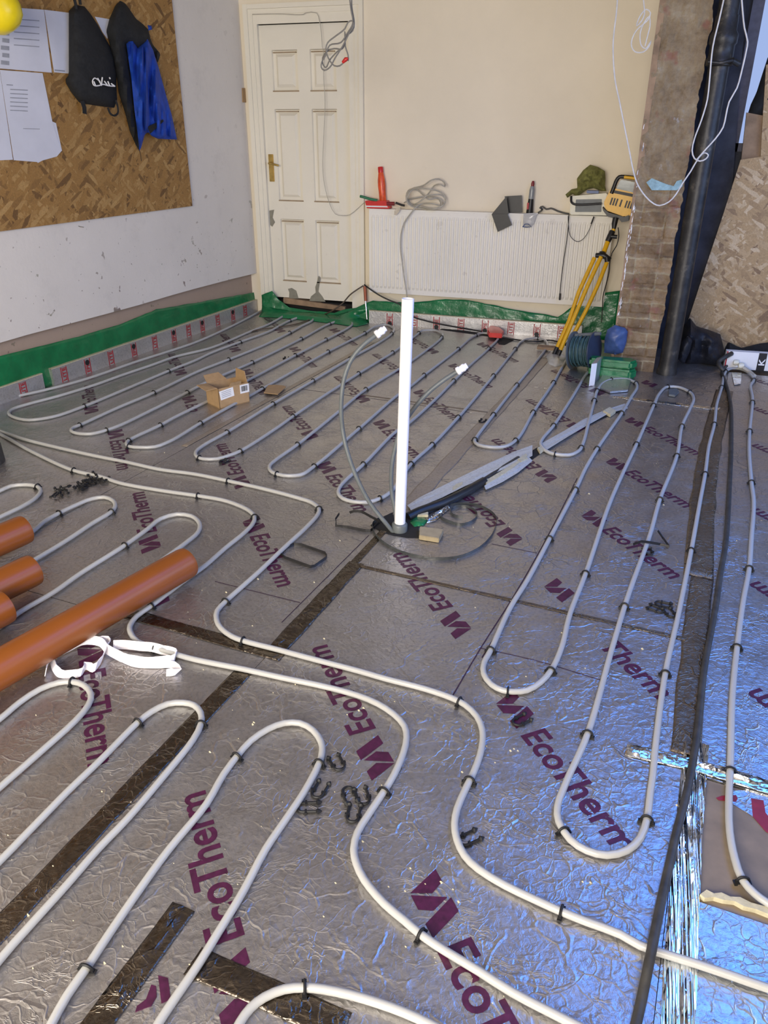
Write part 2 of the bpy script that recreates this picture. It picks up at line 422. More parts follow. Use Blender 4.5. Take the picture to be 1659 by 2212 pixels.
# back wall with the doorway and, far right, a window opening
DX0, DX1, DTOP = -3.03, -2.17, 2.16
wx0, wx1, wz0, wz1 = .46, 1.5, 1.30, 2.26
g = MB()
g.box((X0-.2, YB, -.06), (DX0, YB+.16, CEIL)).box((DX0, YB, DTOP), (DX1, YB+.16, CEIL)).box((DX1, YB, -.06), (.12, YB+.16, CEIL))
struct(g.build('wall_back', 'wall_cream'))
g = MB()
g.box((.12, YB, -.06), (wx0, YB+.12, CEIL)).box((wx1, YB, -.06), (X1, YB+.12, CEIL)).box((wx0, YB, -.06), (wx1, YB+.12, wz0)).box((wx0, YB, wz1), (wx1, YB+.12, CEIL))
struct(g.build('wall_back_right', 'jamb_plaster'))
struct(MB().box((X1, Y0, -.06), (X1+.15, 2.15, CEIL)).box((X1, 4.65, -.06), (X1+.15, YB+.2, CEIL)).box((X1, 2.15, -.06), (X1+.15, 4.65, .75)).box((X1, 2.15, 2.15), (X1+.15, 4.65, CEIL)).build('wall_right', 'rear_wall'))
g = MB()
for a in ((2.15, .75, 2.22, 2.15), (4.58, .75, 4.65, 2.15), (2.22, .75, 4.58, .82), (2.22, 2.08, 4.58, 2.15), (3.36, .82, 3.42, 2.08)):
    g.box((X1+.03, a[0], a[1]), (X1+.09, a[2], a[3]))
struct(g.build('added_side_window', 'frame_grey'))  # frame of the added side window, out of view
g = MB(); g.box((X0-.3, Y0-.15, -.06), (-2.3, Y0, CEIL)).box((.5, Y0-.15, -.06), (X1, Y0, CEIL)).box((-2.3, Y0-.15, -.06), (.5, Y0, .75)).box((-2.3, Y0-.15, 2.35), (.5, Y0, CEIL))
struct(g.build('wall_rear', 'rear_wall'))
struct(MB().box((DX0-.6, YB+.5, -.06), (DX1+.6, YB+.55, CEIL)).build('wall_hall', 'dark_void'))
# window frame far right
g = MB()
for a in ((wx0-.02, wz0, wx0+.05, wz1), (wx1-.06, wz0, wx1, wz1), (wx0, wz0, wx1, wz0+.05), (wx0, wz1-.06, wx1, wz1)):
    g.box((a[0], YB-.015, a[1]), (a[2], YB+.06, a[3]))
struct(g.build('window_2', 'frame_grey'))

# ------------------------------------------------------------------ door
d = thing('door_1', 'white painted six-panel door with a brass lever handle', 'door', (-2.59, YB, 0)); del d['label']; del d['category']; struct(d)
g = MB(); L0, L1, DB, DT = -2.957, -2.232, .135, 2.115; Yd = YB+.02
xs = [(-2.862, -2.652), (-2.552, -2.345)]; zs = [(1.683, 1.955), (.905, 1.562), (.275, .765)]
# stiles and rails
g.box((L0, Yd, DB), (xs[0][0], Yd+.04, DT)).box((xs[1][1], Yd, DB), (L1, Yd+.04, DT)).box((xs[0][1], Yd, DB), (xs[1][0], Yd+.04, DT))
zz = [DB, zs[2][0], zs[2][1], zs[1][0], zs[1][1], zs[0][0], zs[0][1], DT]
for i in range(0, 8, 2):
    for x in xs: g.box((x[0], Yd, zz[i]), (x[1], Yd+.04, zz[i+1]))
g.build('door_leaf', 'door_paint', d)
for x in xs:
    for z in zs:
        g = MB(); a, b = x; q, r = z; k = len(g.v)
        rings = [(0, 0.0), (.005, .018), (.026, .020), (.046, .005)]
        for ins, dep in rings:
            g.v += [V((a+ins, Yd+dep, q+ins)), V((b-ins, Yd+dep, q+ins)), V((b-ins, Yd+dep, r-ins)), V((a+ins, Yd+dep, r-ins))]
        for i in range(3):
            for j in range(4): m = (j+1) % 4; g.f.append([k+i*4+j, k+i*4+m, k+i*4+4+m, k+i*4+4+j])
        g.f.append([k+12, k+13, k+14, k+15])
        pn = g.build('panel', 'door_paint', d)
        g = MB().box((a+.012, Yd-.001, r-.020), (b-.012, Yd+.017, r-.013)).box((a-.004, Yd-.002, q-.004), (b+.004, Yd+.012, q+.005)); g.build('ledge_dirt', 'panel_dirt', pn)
# plaster droppings on the bottom rail
g = MB()
for pts in ([(624, 645), (625, 632), (622, 624), (630, 622), (640, 628), (645, 645)], [(668, 650), (672, 640), (682, 632), (681, 620), (684, 612), (688, 596), (692, 600), (690, 615), (688, 630), (696, 640), (703, 652)], [(581, 455), (592, 453), (589, 470), (594, 480), (588, 490), (583, 485)]):
    g.prism([PY(u, v, Yd-.002) for u, v in pts], (0, .003, 0))
g.build('plaster_stain', 'filler_smear', d)
hp = MB().box((-2.935, Yd-.008, 1.045), (-2.893, Yd, 1.245)).build('handle_plate', 'brass', d, bevel=.002)
g = MB().tube([(-2.914, Yd-.005, 1.18), (-2.914, Yd-.045, 1.18), (-2.905, Yd-.05, 1.18), (-2.86, Yd-.05, 1.172), (-2.83, Yd-.045, 1.165)], [.011, .009, .009, .008, .007], 8)
g.build('handle', 'brass', hp, smooth=True)
# lining and architrave
g = MB(); a, b, zt = -3.055, -2.118, 2.245
for (x0, x1, th) in ((a, a+.035, .032), (a+.035, a+.07, .020), (a+.07, a+.10, .012)): g.box((x0, YB-th, 0.12), (x1, YB+.03, zt-(x0-a)))
for (x0, x1, th) in ((b-.03, b, .032), (b-.065, b-.03, .020), (b-.115, b-.065, .012)): g.box((x0, YB-th, 0.08), (x1, YB+.03, zt-(b-x1)))
for (z0, z1, th) in ((zt-.03, zt, .0305), (zt-.065, zt-.03, .0185), (DT+.004, zt-.065, .0108)): g.box((a+.001, YB-th, z0), (b-.001, YB+.029, z1-.0007))
g.box((a+.02, YB-.010, DT+.004), (b-.02, YB+.05, zt-.02)).box((a+.02, YB-.006, .1), (L0-.004, YB+.05, zt-.02)).box((L1+.004, YB-.006, .1), (b-.02, YB+.05, zt-.02))
struct(g.build('trim_2', 'door_paint'))
# timber threshold under the door and its dark gap
g = MB().prism([PY(612, 643, YB), PY(745, 663, YB), PY(745, 672, YB), PY(612, 655, YB)], (0, .12, 0)); struct(g.build('trim_3', 'timber'))
struct(MB().box((DX0, YB+.03, -.05), (DX1, YB+.1, .11)).build('trim_4', 'dark_void'))
# crack line cable across the door head
g = MB(); pts = [(545, 31), (600, 30), (655, 31), (660, 28), (684, 28), (690, 45), (694, 70), (696, 100), (701, 125), (699, 160), (702, 220), (699, 300), (697, 360), (701, 400), (712, 440), (724, 462), (740, 466), (755, 464), (772, 451), (787, 437)]
g.tube(catmull([PY(u, v, YB-.04) for u, v in pts], .05), .0022, 6)
tag(g.build('thin_wire', 'cream_cable', smooth=True), 'thin pale wire hanging loose down the face of the white door', 'wire')

# ------------------------------------------------------------------ brick nib, soil pipe, boards to the right
NB = 5.25
g = MB(); nx, nz = 44, 210; x0, x1, z0, z1 = -.095, .185, -.04, 2.5
rows = .092
def relief(x, z):
    r = int(z/rows); fz = (z/rows) % 1; off = .13 if r % 2 else 0; fx = ((x+off+.3)/.27) % 1
    m = min(fz/.16, (1-fz)/.16, fx/.06, (1-fx)/.06, 1.0)
    h = .011*max(0, m)**.7+.008*noise.noise(V((int((x+off+.3)/.27)*3.1, r*1.7, 0)))
    sm = max(0, min(1, (z-1.0)/.15+noise.noise(V((x*5, z*5, 1)))*1.2))       # rough render left on the upper part
    h = h*(1-sm)+.012*sm
    return h+.010*noise.noise(V((x*22, z*22, 3)))+.004*noise.noise(V((x*55, z*55, 4)))
for j in range(nz+1):
    for i in range(nx+1):
        z = z0+(z1-z0)*j/nz; x = x0+(x1-x0)*i/nx
        if i == nx: x += .012*noise.noise(V((0, z*9, 7)))+.008*noise.noise(V((0, z*30, 7)))
        if i == nx and z < .35: x -= (.35-z)*.16
        if i == 0: x += .003*noise.noise(V((0, z*12, 9)))
        g.v.append(V((x, NB-relief(x, z), z)))
for j in range(nz):
    for i in range(nx): a = j*(nx+1)+i; g.f.append([a, a+1, a+nx+2, a+nx+1])
k = len(g.v); g.box((x0+.002, NB-.001, z0), (x1-.02, YB, z1))
struct(g.build('wall_nib', 'brick_old', smooth=False))
g = MB()                                             # cut plaster edge down the left corner, flecked with white paint
edge = [V((-.099+.004*noise.noise(V((0, z*6, 0))), 0, z)) for z in [i*.05 for i in range(51)]]
for i in range(50):
    a, b = edge[i], edge[i+1]; wd = .018 if a.z < 1.25 else .034+.006*noise.noise(V((a.z*7, 0, 0)))
    g.prism([(a.x, NB-.014, a.z), (a.x+wd, NB-.014, a.z), (b.x+wd, NB-.014, b.z), (b.x, NB-.014, b.z)], (0, .02, 0))
struct(g.build('trim_5', 'edge_brown'))
g = MB()
for i in range(46):
    z = random.uniform(.35, 1.45); x = -.092+random.uniform(-.004, .012)
    if 1.2 < z < 1.3: continue
    g.prism([(x, NB-.016, z), (x+.004, NB-.016, z+.004), (x+.005, NB-.016, z+random.uniform(.015, .05)), (x+.001, NB-.016, z+.02)], (0, .003, 0))
struct(g.build('trim_6', 'label_paper'))
g = MB(); pts = [(1396, 394), (1408, 385), (1425, 392), (1440, 398), (1455, 402), (1462, 391), (1473, 388), (1475, 402), (1462, 411), (1408, 411)]
g.prism([PY(u, v, NB-.02) for u, v in pts], (0, .01, 0)); struct(g.build('trim_7', 'blue_plaster'))

sp = thing('soil_pipe', 'black cast iron soil pipe standing beside the bare brick nib', 'pipe', (.262, 5.24, 0))
g = MB().lathe([(.058, 0), (.064, .01), (.064, .05), (.058, .07), (.055, .1), (.055, 2.48)], (.262, 5.24, -.03), Z, 28); g.build('pipe_barrel', 'cast_iron', sp, smooth=True)
g = MB().lathe([(.056, 0), (.073, .005), (.073, .035), (.066, .045), (.066, .10), (.074, .11), (.074, .15), (.062, .17), (.06, .24)], (.262, 5.24, 1.74), Z, 28); g.build('socket', 'cast_iron', sp, smooth=True)
g = MB(); g.tube([(.20, 5.16, 1.76), (.262, 5.145, 1.752), (.325, 5.16, 1.765)], .009, 8).tube([(.32, 5.17, 1.765), (.36, 5.2, 1.75)], .016, 8); g.build('pipe_bracket', 'cast_iron', sp, smooth=True)
# dark jamb boards between the pipe and the sheet
g = MB().prism([PY(u, v, 6.02) for u, v in ((1562, 0), (1612, 0), (1598, 190), (1582, 400), (1545, 560), (1488, 700), (1470, 700), (1510, 400))], (0, .05, 0))
struct(g.build('trim_8', 'jamb_plaster'))

tag(MB().prism([PY(u, v, 5.93) for u, v in ((1486, 694), (1530, 560), (1560, 470), (1584, 395), (1600, 345), (1700, 330), (1900, 330), (1900, 900), (1500, 860))], (0, .018, 0)).build('osb_sheet', 'osb_pale'), 'pale oriented strand board sheet leaning behind the black bags on the right', 'board')
bs = thing('window_board', 'broken grey timber bracket hanging beside the far right window', 'timber', PY(1625, 300, 5.98))
g = MB().prism([PY(u, v, 5.98) for u, v in ((1613, 243), (1650, 250), (1655, 345), (1601, 348))], (0, .03, 0)); g.build('board', 'timber', bs)
g = MB().prism([PY(u, v, 5.95) for u, v in ((1655, 140), (1700, 128), (1700, 420), (1640, 400), (1645, 300))], (0, .02, 0))
tag(g.build('osb_offcut', 'osb_pale'), 'narrow strip of strand board at the right edge beside the window', 'board')
g = pillow([(1634, 200), (1645, 165), (1659, 122), (1700, 110), (1700, 250), (1614, 250), (1622, 225)], onY(6.0), .05, 10, 14, .3, .05)
tag(g.build('dark_sheet', 'black_fabric', smooth=True), 'black sheet hanging across the window at the right edge', 'sheet')

# bags and clutter on the floor behind the right hand boards
g = pillow([(1472, 800), (1466, 745), (1480, 700), (1490, 686), (1505, 705), (1530, 712), (1556, 722), (1562, 745), (1568, 775), (1566, 800), (1520, 795)], onY(5.62), .22, 22, 24, .5, .03, seed=3)
tag(g.build('rubbish_bag', 'dark_bag', smooth=True), 'black plastic bag slumped between the soil pipe and strand board', 'bag')
g = pillow([(1556, 790), (1566, 752), (1573, 738), (1600, 752), (1640, 742), (1700, 735), (1720, 800), (1600, 815)], onY(5.85), .12, 20, 20, .4, .03, seed=8)
tag(g.build('dark_holdall', 'black_fabric', smooth=True), 'black fabric holdall lying behind the white label strip on the right', 'bag')
g = pillow([(1463, 775), (1470, 740), (1486, 726), (1496, 735), (1490, 760), (1478, 786)], onY(5.38), .05, 9, 14, .5, .08, seed=1)
tag(g.build('crumpled_sheet', 'dark_bag', smooth=True), 'crumpled dark blue plastic scrap at the foot of the soil pipe', 'plastic sheet')
wl = thing('insulation_offcut', 'white faced insulation offcut with black K lettering at right edge', 'insulation', P(1600, 797))
o1, o2 = P(1563, 795), P(1680, 803); ex = (o2-o1); ex.z = 0; ex.normalize(); nn = V((-ex.y, ex.x, 0))
if nn.y < 0: nn = -nn
hgt = .115
g = MB().prism([o1, o2, o2+Z*hgt, o1+Z*hgt], nn*.05); g.build('board', 'label_paper', wl)
def strip_local(a, b, z0_, z1_): return [o1+ex*a+Z*z0_-nn*.001, o1+ex*b+Z*z0_-nn*.001, o1+ex*b+Z*z1_-nn*.001, o1+ex*a+Z*z1_-nn*.001]
MB().prism(strip_local(.002, .010, .0, hgt), nn*.002).build('red_stripe', 'print_red', wl)
MB().prism(strip_local(.20, .25, .0, hgt), nn*.002).build('black_band', 'print_black', wl)

def textmesh(body, name, mat, origin, ex_, ey_, sx, h, parent=None, bold=.02, fit=None):
    cu = bpy.data.curves.new('tmp', 'FONT'); cu.body = body; cu.size = 1.0; cu.offset = bold; cu.resolution_u = 4
    o = bpy.data.objects.new('tmp', cu); COL.objects.link(o)
    dg = bpy.context.evaluated_depsgraph_get(); dg.update()
    me = bpy.data.meshes.new_from_object(o.evaluated_get(dg)); COL.objects.unlink(o); bpy.data.objects.remove(o)
    xs_ = [v.co.x for v in me.vertices]; x0_ = min(xs_); wd = (max(xs_)-x0_) or 1
    nrm = V(ex_).cross(V(ey_))
    vs = [V(origin)+V(ex_)*((v.co.x-x0_)/wd*fit if fit else (v.co.x-x0_)*sx)+V(ey_)*(v.co.y/.70*h)+nrm*.0006 for v in me.vertices]
    fs = [list(p.vertices) for p in me.polygons]; bpy.data.meshes.remove(me)
    return vs, fs
def add_mesh(mb, vf): k = len(mb.v); mb.v += vf[0]; mb.f += [[k+i for i in f] for f in vf[1]]
g = MB(); add_mesh(g, textmesh('K', '', '', o1+ex*.243+Z*.035-nn*.0025, Z, -ex, 1, .036, fit=.045)); g.build('lettering', 'label_paper', wl)

# ------------------------------------------------------------------ floor boards with their print
def board(x0, x1, y0, y1, label, mat='board_foil', txt=(), gap=.0015, z=0.0):
    o = MB().box((x0+gap, y0+gap, z-.05), (x1-gap, y1-gap, z), ab).build('insulation_board', mat)
    tag(o, label, 'insulation board')
    if txt:
        for (tx, ty, up, parts) in txt:
            g = MB()
            th = math.radians(130.5 if up else -49.5); e = V((math.cos(th), math.sin(th), 0)); n = Z.cross(e)
            org = BD(tx, ty, z)
            def put(body, a, wdt): add_mesh(g, textmesh(body, '', '', org+e*a, e, n, 1, .073, fit=wdt, bold=.02))
            if 'L' in parts:
                for pg in ([(-.142, .003), (-.124, .045), (-.141, .077), (-.174, .077)], [(-.137, .002), (-.101, .002), (-.087, .030), (-.104, .070)], [(-.067, .002), (-.034, .003), (-.067, .077), (-.101, .077)]):
                    k = len(g.v); g.v += [org+e*x+n*y+Z*.0006 for x, y in pg]; g.f.append([k, k+1, k+2, k+3])
            if 'E' in parts: put('Eco', -.008, .136)
            if 'T' in parts: put('Therm', .121, .272)
            g.build('printed_lettering', 'print_purple', o)
    return o
FULL = 'LET'
s1, s2, s3 = -1.067, -2.32, .1175
def col(x, y0, n, up, p=.641, skip=()): return [(x, y0+p*i, up, FULL) for i in range(n) if i not in skip]
board(LW, s2, 3.62, 5.98, 'foil faced floor board in the far left corner before the door', txt=col(-2.72, 4.05, 3, False)+[(-3.205, 4.07, True, FULL), (-3.205, 4.71, True, FULL), (-3.205, 5.35, True, FULL)])
board(LW, s2, 1.17, 3.62, 'foil faced floor board against left wall under the looped pipe bends', txt=[(-2.72, 3.43, False, 'LE'), (-3.205, 3.25, True, 'LET'), (-2.72, 2.80, False, FULL), (-3.205, 2.2, True, FULL)])
board(LW, s2, -1.4, 1.17, 'foil faced floor board beyond the left edge, beneath orange pipes')
board(s2, s1, 3.975, 5.95, 'foil faced floor board between the cardboard box and the radiator', txt=col(-1.518, 4.09, 3, False)+col(-1.89, 4.05, 3, True, .60))
board(s2, s1, 1.577, 3.975, 'foil faced floor board left of the upright white pipe', txt=[(-1.518, 2.213, False, FULL), (-1.518, 2.85, False, FULL), (-1.518, 3.496, False, FULL), (-1.89, 2.115, True, FULL), (-1.89, 2.745, True, FULL), (-1.89, 3.398, True, FULL), (-1.53, 1.62, False, 'L')])
board(s2, s1, -.90, 1.577, 'foil faced floor board in the near left corner under white pipe loops', txt=[(-1.518, 1.293, False, FULL)])
board(s1, s3, 4.60, 5.9, 'foil faced floor board in front of the tripod and green membrane', txt=[(-.646, 4.76, True, FULL), (-.28, 4.86, False, 'L'), (-.646, 5.4, True, FULL)])
board(s1, s3, 2.184, 4.60, 'foil faced floor board with the torn trench beside the upright pipe', txt=[(-.274, 2.82, False, FULL), (-.274, 3.447, False, FULL), (-.274, 4.09, False, FULL), (-.646, 2.73, True, FULL), (-.646, 3.37, True, FULL), (-.646, 4.08, True, FULL), (-.29, 2.215, False, 'L')])
board(s1, s3, .715, 2.184, 'crinkled foil floor board in the centre foreground with two S bends', gap=0, txt=[(-.274, 1.557, False, FULL), (-.646, .803, True, FULL), (-.646, 1.44, True, FULL), (-.646, 2.075, True, FULL), (-.25, 2.13, False, 'T'), (-.274, .914, False, FULL)])
nb = board(s1, s3, -.9, .715, 'crinkled foil floor board cut off by the bottom edge', gap=0)
g = MB()
for pts in ([(1165, 1350), (1170, 1430), (1130, 1500), (1010, 1545), (1022, 1500), (1090, 1450), (1112, 1390), (1130, 1340)], [(1180, 1270), (1255, 1290), (1275, 1450), (1205, 1480)]):
    g.prism([P(x/3.456, 1740+y/3.456, 0) for x, y in pts], (0, 0, .0014))
g.build('printed_lettering', 'print_purple', nb)
board(s3, 1.37, 3.177, 5.45, 'foil faced floor board far right beside the white label strip', txt=[(.577, 3.83, True, FULL), (.577, 4.46, True, FULL), (.577, 5.08, True, FULL)])
board(s3, 1.37, 1.60, 3.177, 'foil faced floor board at right edge past the black cable', txt=[(.577, 1.75, True, FULL), (.577, 2.382, True, FULL), (.577, 3.02, True, FULL)], mat='scuffed_foil')
pb = board(s3, 1.37, 1.235, 1.60, 'brown board with foil peeled off and red lettering, lower right', mat='kraft_backing', z=-.004)
board(s3, 1.37, -.9, 1.235, 'crinkled foil floor board in the bottom right corner', mat='scuffed_foil')
board(1.37, 2.2, -.9, 5.45, 'foil faced floor board beyond the right edge')
g = MB()
def zz9(x, y): return P(1180+x/3.463, 1640+y/3.463, -.003)
g.prism([zz9(*q) for q in ((1270, 290), (1310, 275), (1420, 268), (1432, 295), (1420, 320), (1290, 308))], (0, 0, .0006))
g.prism([zz9(*q) for q in ((1532, 292), (1625, 310), (1640, 400), (1720, 500), (1720, 590), (1640, 540), (1545, 430))], (0, 0, .0006))
g.build('printed_lettering', 'print_dark_red', pb)
g = MB().prism([zz9(*q) for q in ((1395, 335), (1545, 430), (1660, 545), (1760, 700), (1900, 700), (1900, 260), (1520, 230), (1400, 235))], (0, 0, .0003))
g.build('remaining_foil', 'scuffed_foil', pb)

# seams: tapes and bright torn edges, each lying on the floor
def strip_px(name, pts, mat, label, cat='tape', z=.0012, h=.0008, crink=0.0, parent=None):
    g = MB(); q = [P(u, v, z) for u, v in pts]; g.prism(q, (0, 0, h))
    o = g.build(name, mat, parent)
    if label: tag(o, label, cat)
    return o
def band(name, x, y0, y1, w, mat, label, n=60, amp=.2, z=.001, rise=.004, jag=.15, axis='y', seed=0):
    """crinkled foil tape along a seam, in board coordinates"""
    g = MB(); m = 9
    for i in range(n+1):
        t = y0+(y1-y0)*i/n; wl_ = w*(1+jag*noise.noise(V((t*6, seed, 1)))); cc = x(t) if callable(x) else x
        for j in range(m+1):
            f = j/m-.5; hh = z+rise*abs(noise.noise(V((t*14, f*5, seed))))*(1-abs(f)*1.6) + rise*.4*abs(noise.noise(V((t*50, f*9, seed))))
            p = (cc+f*wl_, t) if axis == 'y' else (t, cc+f*wl_)
            g.v.append(BD(p[0], p[1], hh))
    for i in range(n):
        for j in range(m): a = i*(m+1)+j; g.f.append([a, a+1, a+m+2, a+m+1])
    o = g.build(name, mat, smooth=True); md = o.modifiers.new('s', 'SOLIDIFY'); md.thickness = .0006; md.offset = -1
    return tag(o, label, 'tape')
band('foil_tape', -1.09, .55, 1.50, .055, 'tape_foil', 'dark creased foil tape running between the white loops at bottom left', seed=2)
band('foil_tape', -1.055, 1.62, 2.20, .06, 'tape_foil', 'wrinkled dark foil tape on the seam leading to the upright pipe', rise=.007, seed=4)
band('foil_tape', -1.065, 2.20, 2.47, .03, 'tape_foil', 'short strip of brown tape just before the upright pipe base', seed=5)
band('foil_tape', lambda t: -1.06-.0*(t), 2.62, 5.3, .075, 'dull_tape', 'long greyish tape strip from the upright pipe back towards the tripod', seed=6, rise=.003)
band('foil_tape', -2.34, 2.9, 5.2, .035, 'dull_tape', 'faint tape strip on the seam under the cardboard box', seed=9, rise=.002)
band('foil_tape', 1.605, -1.62, -1.02, .05, 'tape_foil', 'dark tape strip crossing between the two S-bend pipes', axis='x', seed=12)
band('foil_tape', lambda t: .715+.02*(t+.6), -.70, -.38, .058, 'tape_foil', 'dark crumpled tape patch at the bottom edge beneath the lowest bend', axis='x', n=30, seed=14, rise=.006)
band('foil_tape', -.785, .46, .80, .055, 'tape_foil', 'crumpled dark tape patch beside the third loop at bottom left', n=30, seed=15, rise=.010)
def s3x(t): return .105+.03*math.sin(t*1.3)
band('foil_tape', s3x, 2.6, 5.0, .10, 'brown_tape', 'wide brown wrinkled tape under the far part of black cable', seed=20, rise=.008)
band('foil_tape', lambda t: .125+.015*math.sin(t*2), 1.66, 2.6, .075, 'brown_tape', 'brown wrinkled tape beneath the middle of the black cable', seed=22, rise=.008)
band('foil_tape', lambda t: .155+.01*math.sin(t*3), .2, 1.72, .058, 'streak_foil', 'mirror bright foil tape beside the near end of the black cable', seed=24, rise=.012, n=80)
band('foil_tape', lambda t: 1.62+.01*math.sin(t*9), -.02, .60, .045, 'bright_foil', 'shiny crumpled foil edge above the brown peeled patch', axis='x', seed=26, rise=.018, n=50)
band('foil_tape', lambda t: 4.60-.0*t, -.50, .10, .05, 'bright_foil', 'bright foil edge between the two loops near the brick nib', axis='x', seed=28, rise=.012, n=50)
band('foil_tape', lambda t: 2.186, -1.05, .11, .016, 'brown_tape', 'dark torn seam crossing the floor in front of upright pipe', axis='x', seed=30, rise=.004, n=50)
band('foil_tape', lambda t: 4.02, -1.9, -1.1, .014, 'kraft_backing', 'thin pale seam line near the cardboard scrap', axis='x', seed=31, rise=.002, n=30)
# pencil and marker lines ruled on the boards
mk = ['left one of the double lines beside the middle U bend', 'right one of the double lines beside the middle U bend', 'cut line running across to the taped seam left of centre', 'thin line beside the taped seam left of upright pipe', 'far cross line behind the upright pipe', 'short cross line right of the clear strapping', 'faint cross line inside the middle U bend']
for ml, pts in zip(mk, ([(1246, 1033), (1180, 1162), (1110, 1285), (1035, 1403), (975, 1505)], [(1250, 1040), (1186, 1160), (1118, 1290), (1040, 1420)], [(464, 1256), (648, 1302)], [(608, 1344), (796, 1156)], [(648, 840), (900, 874), (1013, 891)], [(1062, 1175), (1160, 1195)], [(1036, 1400), (1150, 1425), (1300, 1470)])):
    g = MB(); q = [P(u, v, .0008) for u, v in pts]; g.ribbon(catmull(q, .1), (.0035 if ml[0] in 'lr' else .0022), .0006, up=V((.7, .7, 0)) if abs((q[-1]-q[0]).x) < .3 else V((0, 1, 0)))
    tag(g.build('ruled_line', 'pencil_line'), 'dark '+ml, 'marking', 'lines ruled on the boards')

# ------------------------------------------------------------------ heating pipes
RP = .0086
PA = '''-60,876 0,864 63,851 127,836 190,818 223,807 266,792 304,779 360,761 420,741 494,708 557,676 590,660 613,655 631,659 634,667 620,678 582,700 537,718 456,752 380,771 329,789 266,810 202,833 127,856 63,873 28,884 19,894 33,903 63,908 114,901 182,878 253,849 364,802 420,780 456,763 519,739 582,716 626,693 661,683 674,687 675,693 653,704 626,719 570,746 494,777 430,802 332,849 253,882 172,919 157,925 154,932 167,937 197,938 230,930 258,920 329,886 405,848 433,833 463,819 545,783 651,732 712,700 734,694 755,695 761,701 745,713 704,734 638,768 532,824 451,866 380,901 347,919 278,952 273,959 279,965 304,967 334,966 367,954 433,915 491,882 567,840 620,810 709,760 788,720 811,706 833,702 849,709 846,721 816,742 760,773 676,823 590,873 491,934 438,964 423,977 425,987 438,992 469,992 494,985 519,975 595,927 633,900 696,858 775,807 848,762 902,722 912,715 937,714 954,721 954,729 892,778 861,798 790,842 732,889 643,961 595,995 582,1008 588,1021 612,1028 648,1027 679,1008 775,927 860,853 889,833 916,811 990,754 1023,727 1044,720 1069,724 1076,730 1056,753 1013,791 980,823 927,876 884,914 854,934 785,1004 747,1038 733,1055 731,1067 741,1078 765,1085 793,1086 820,1078 843,1064 888,1003 934,961 990,902 1066,812 1113,754 1124,740 1140,733 1162,731 1178,737 1182,747 1175,760 1114,835 1066,896 1028,947 1025,954 1033,962 1059,967 1089,966 1114,952 1152,891 1196,826 1215,793 1232,772 1262,765 1282,785 1262,815 1234,862 1196,920 1171,950 1168,962 1181,976 1199,982 1228,984 1250,975 1259,959 1271,915 1284,865 1290,845 1303,828 1321,821 1353,820 1371,826 1376,837 1365,856 1343,893 1290,970 1265,1012 1243,1059 1187,1165 1140,1253 1100,1318 1060,1406 1045,1435 1045,1458 1062,1481 1086,1493 1109,1496 1138,1493 1167,1476 1190,1450 1213,1400 1231,1328 1265,1240 1315,1093 1343,1028 1375,960 1412,876 1425,850 1443,836 1465,837 1490,848 1498,862 1490,884 1473,921 1462,985 1425,1081 1403,1159 1356,1290 1322,1402 1269,1587 1222,1693 1204,1745 1207,1777 1232,1816 1267,1839 1310,1849 1353,1839 1382,1813 1397,1773 1405,1712 1410,1678 1417,1604 1437,1456 1464,1335 1493,1190 1512,1084 1523,1025 1531,965 1543,917 1548,875 1559,837 1564,811 1570,802 1582,797 1599,798 1614,804 1624,813 1628,822 1621,834 1625,858 1625,873 1619,932 1618,976 1623,1043 1628,1086 1623,1162 1618,1230 1605,1301 1592,1399 1582,1503 1577,1665 1574,1727 1576,1799 1587,1857 1604,1903 1630,1932 1659,1953 1800,2030 2050,2120 2400,2200'''
PB1 = '''-60,915 0,932 50,949 126,968 202,985 278,1000 347,1015 420,1025 493,1040 574,1058 646,1077 675,1087 689,1100 686,1113 660,1142 617,1182 559,1237 516,1275 487,1301 469,1321 468,1341 478,1359 501,1376 524,1385 602,1405 689,1428 776,1451 834,1468 918,1490 976,1510 1005,1525 1031,1551 1042,1580 1042,1606 1036,1635 1022,1672 1005,1707 987,1750 982,1783 987,1815 1004,1850 1034,1879 1091,1914 1149,1942 1213,1971 1265,1992 1340,2020 1382,2044 1498,2082 1584,2111 1659,2137 1850,2190 2200,2260 2600,2300'''
PB2 = '''-60,905 12,945 76,980 159,1017 217,1030 260,1044 347,1060 428,1072 480,1081 516,1093 539,1105 550,1118 546,1133 527,1153 487,1185 443,1223 400,1254 327,1310 295,1333 281,1353 282,1368 298,1388 336,1401 405,1422 440,1430 527,1447 614,1466 700,1484 773,1504 816,1522 851,1545 874,1571 878,1597 871,1629 851,1675 830,1710 793,1765 772,1800 764,1838 770,1867 787,1902 831,1954 874,1990 909,2020 961,2055 1034,2099 1106,2145 1178,2183 1260,2225 1420,2310 1650,2400 1950,2460'''
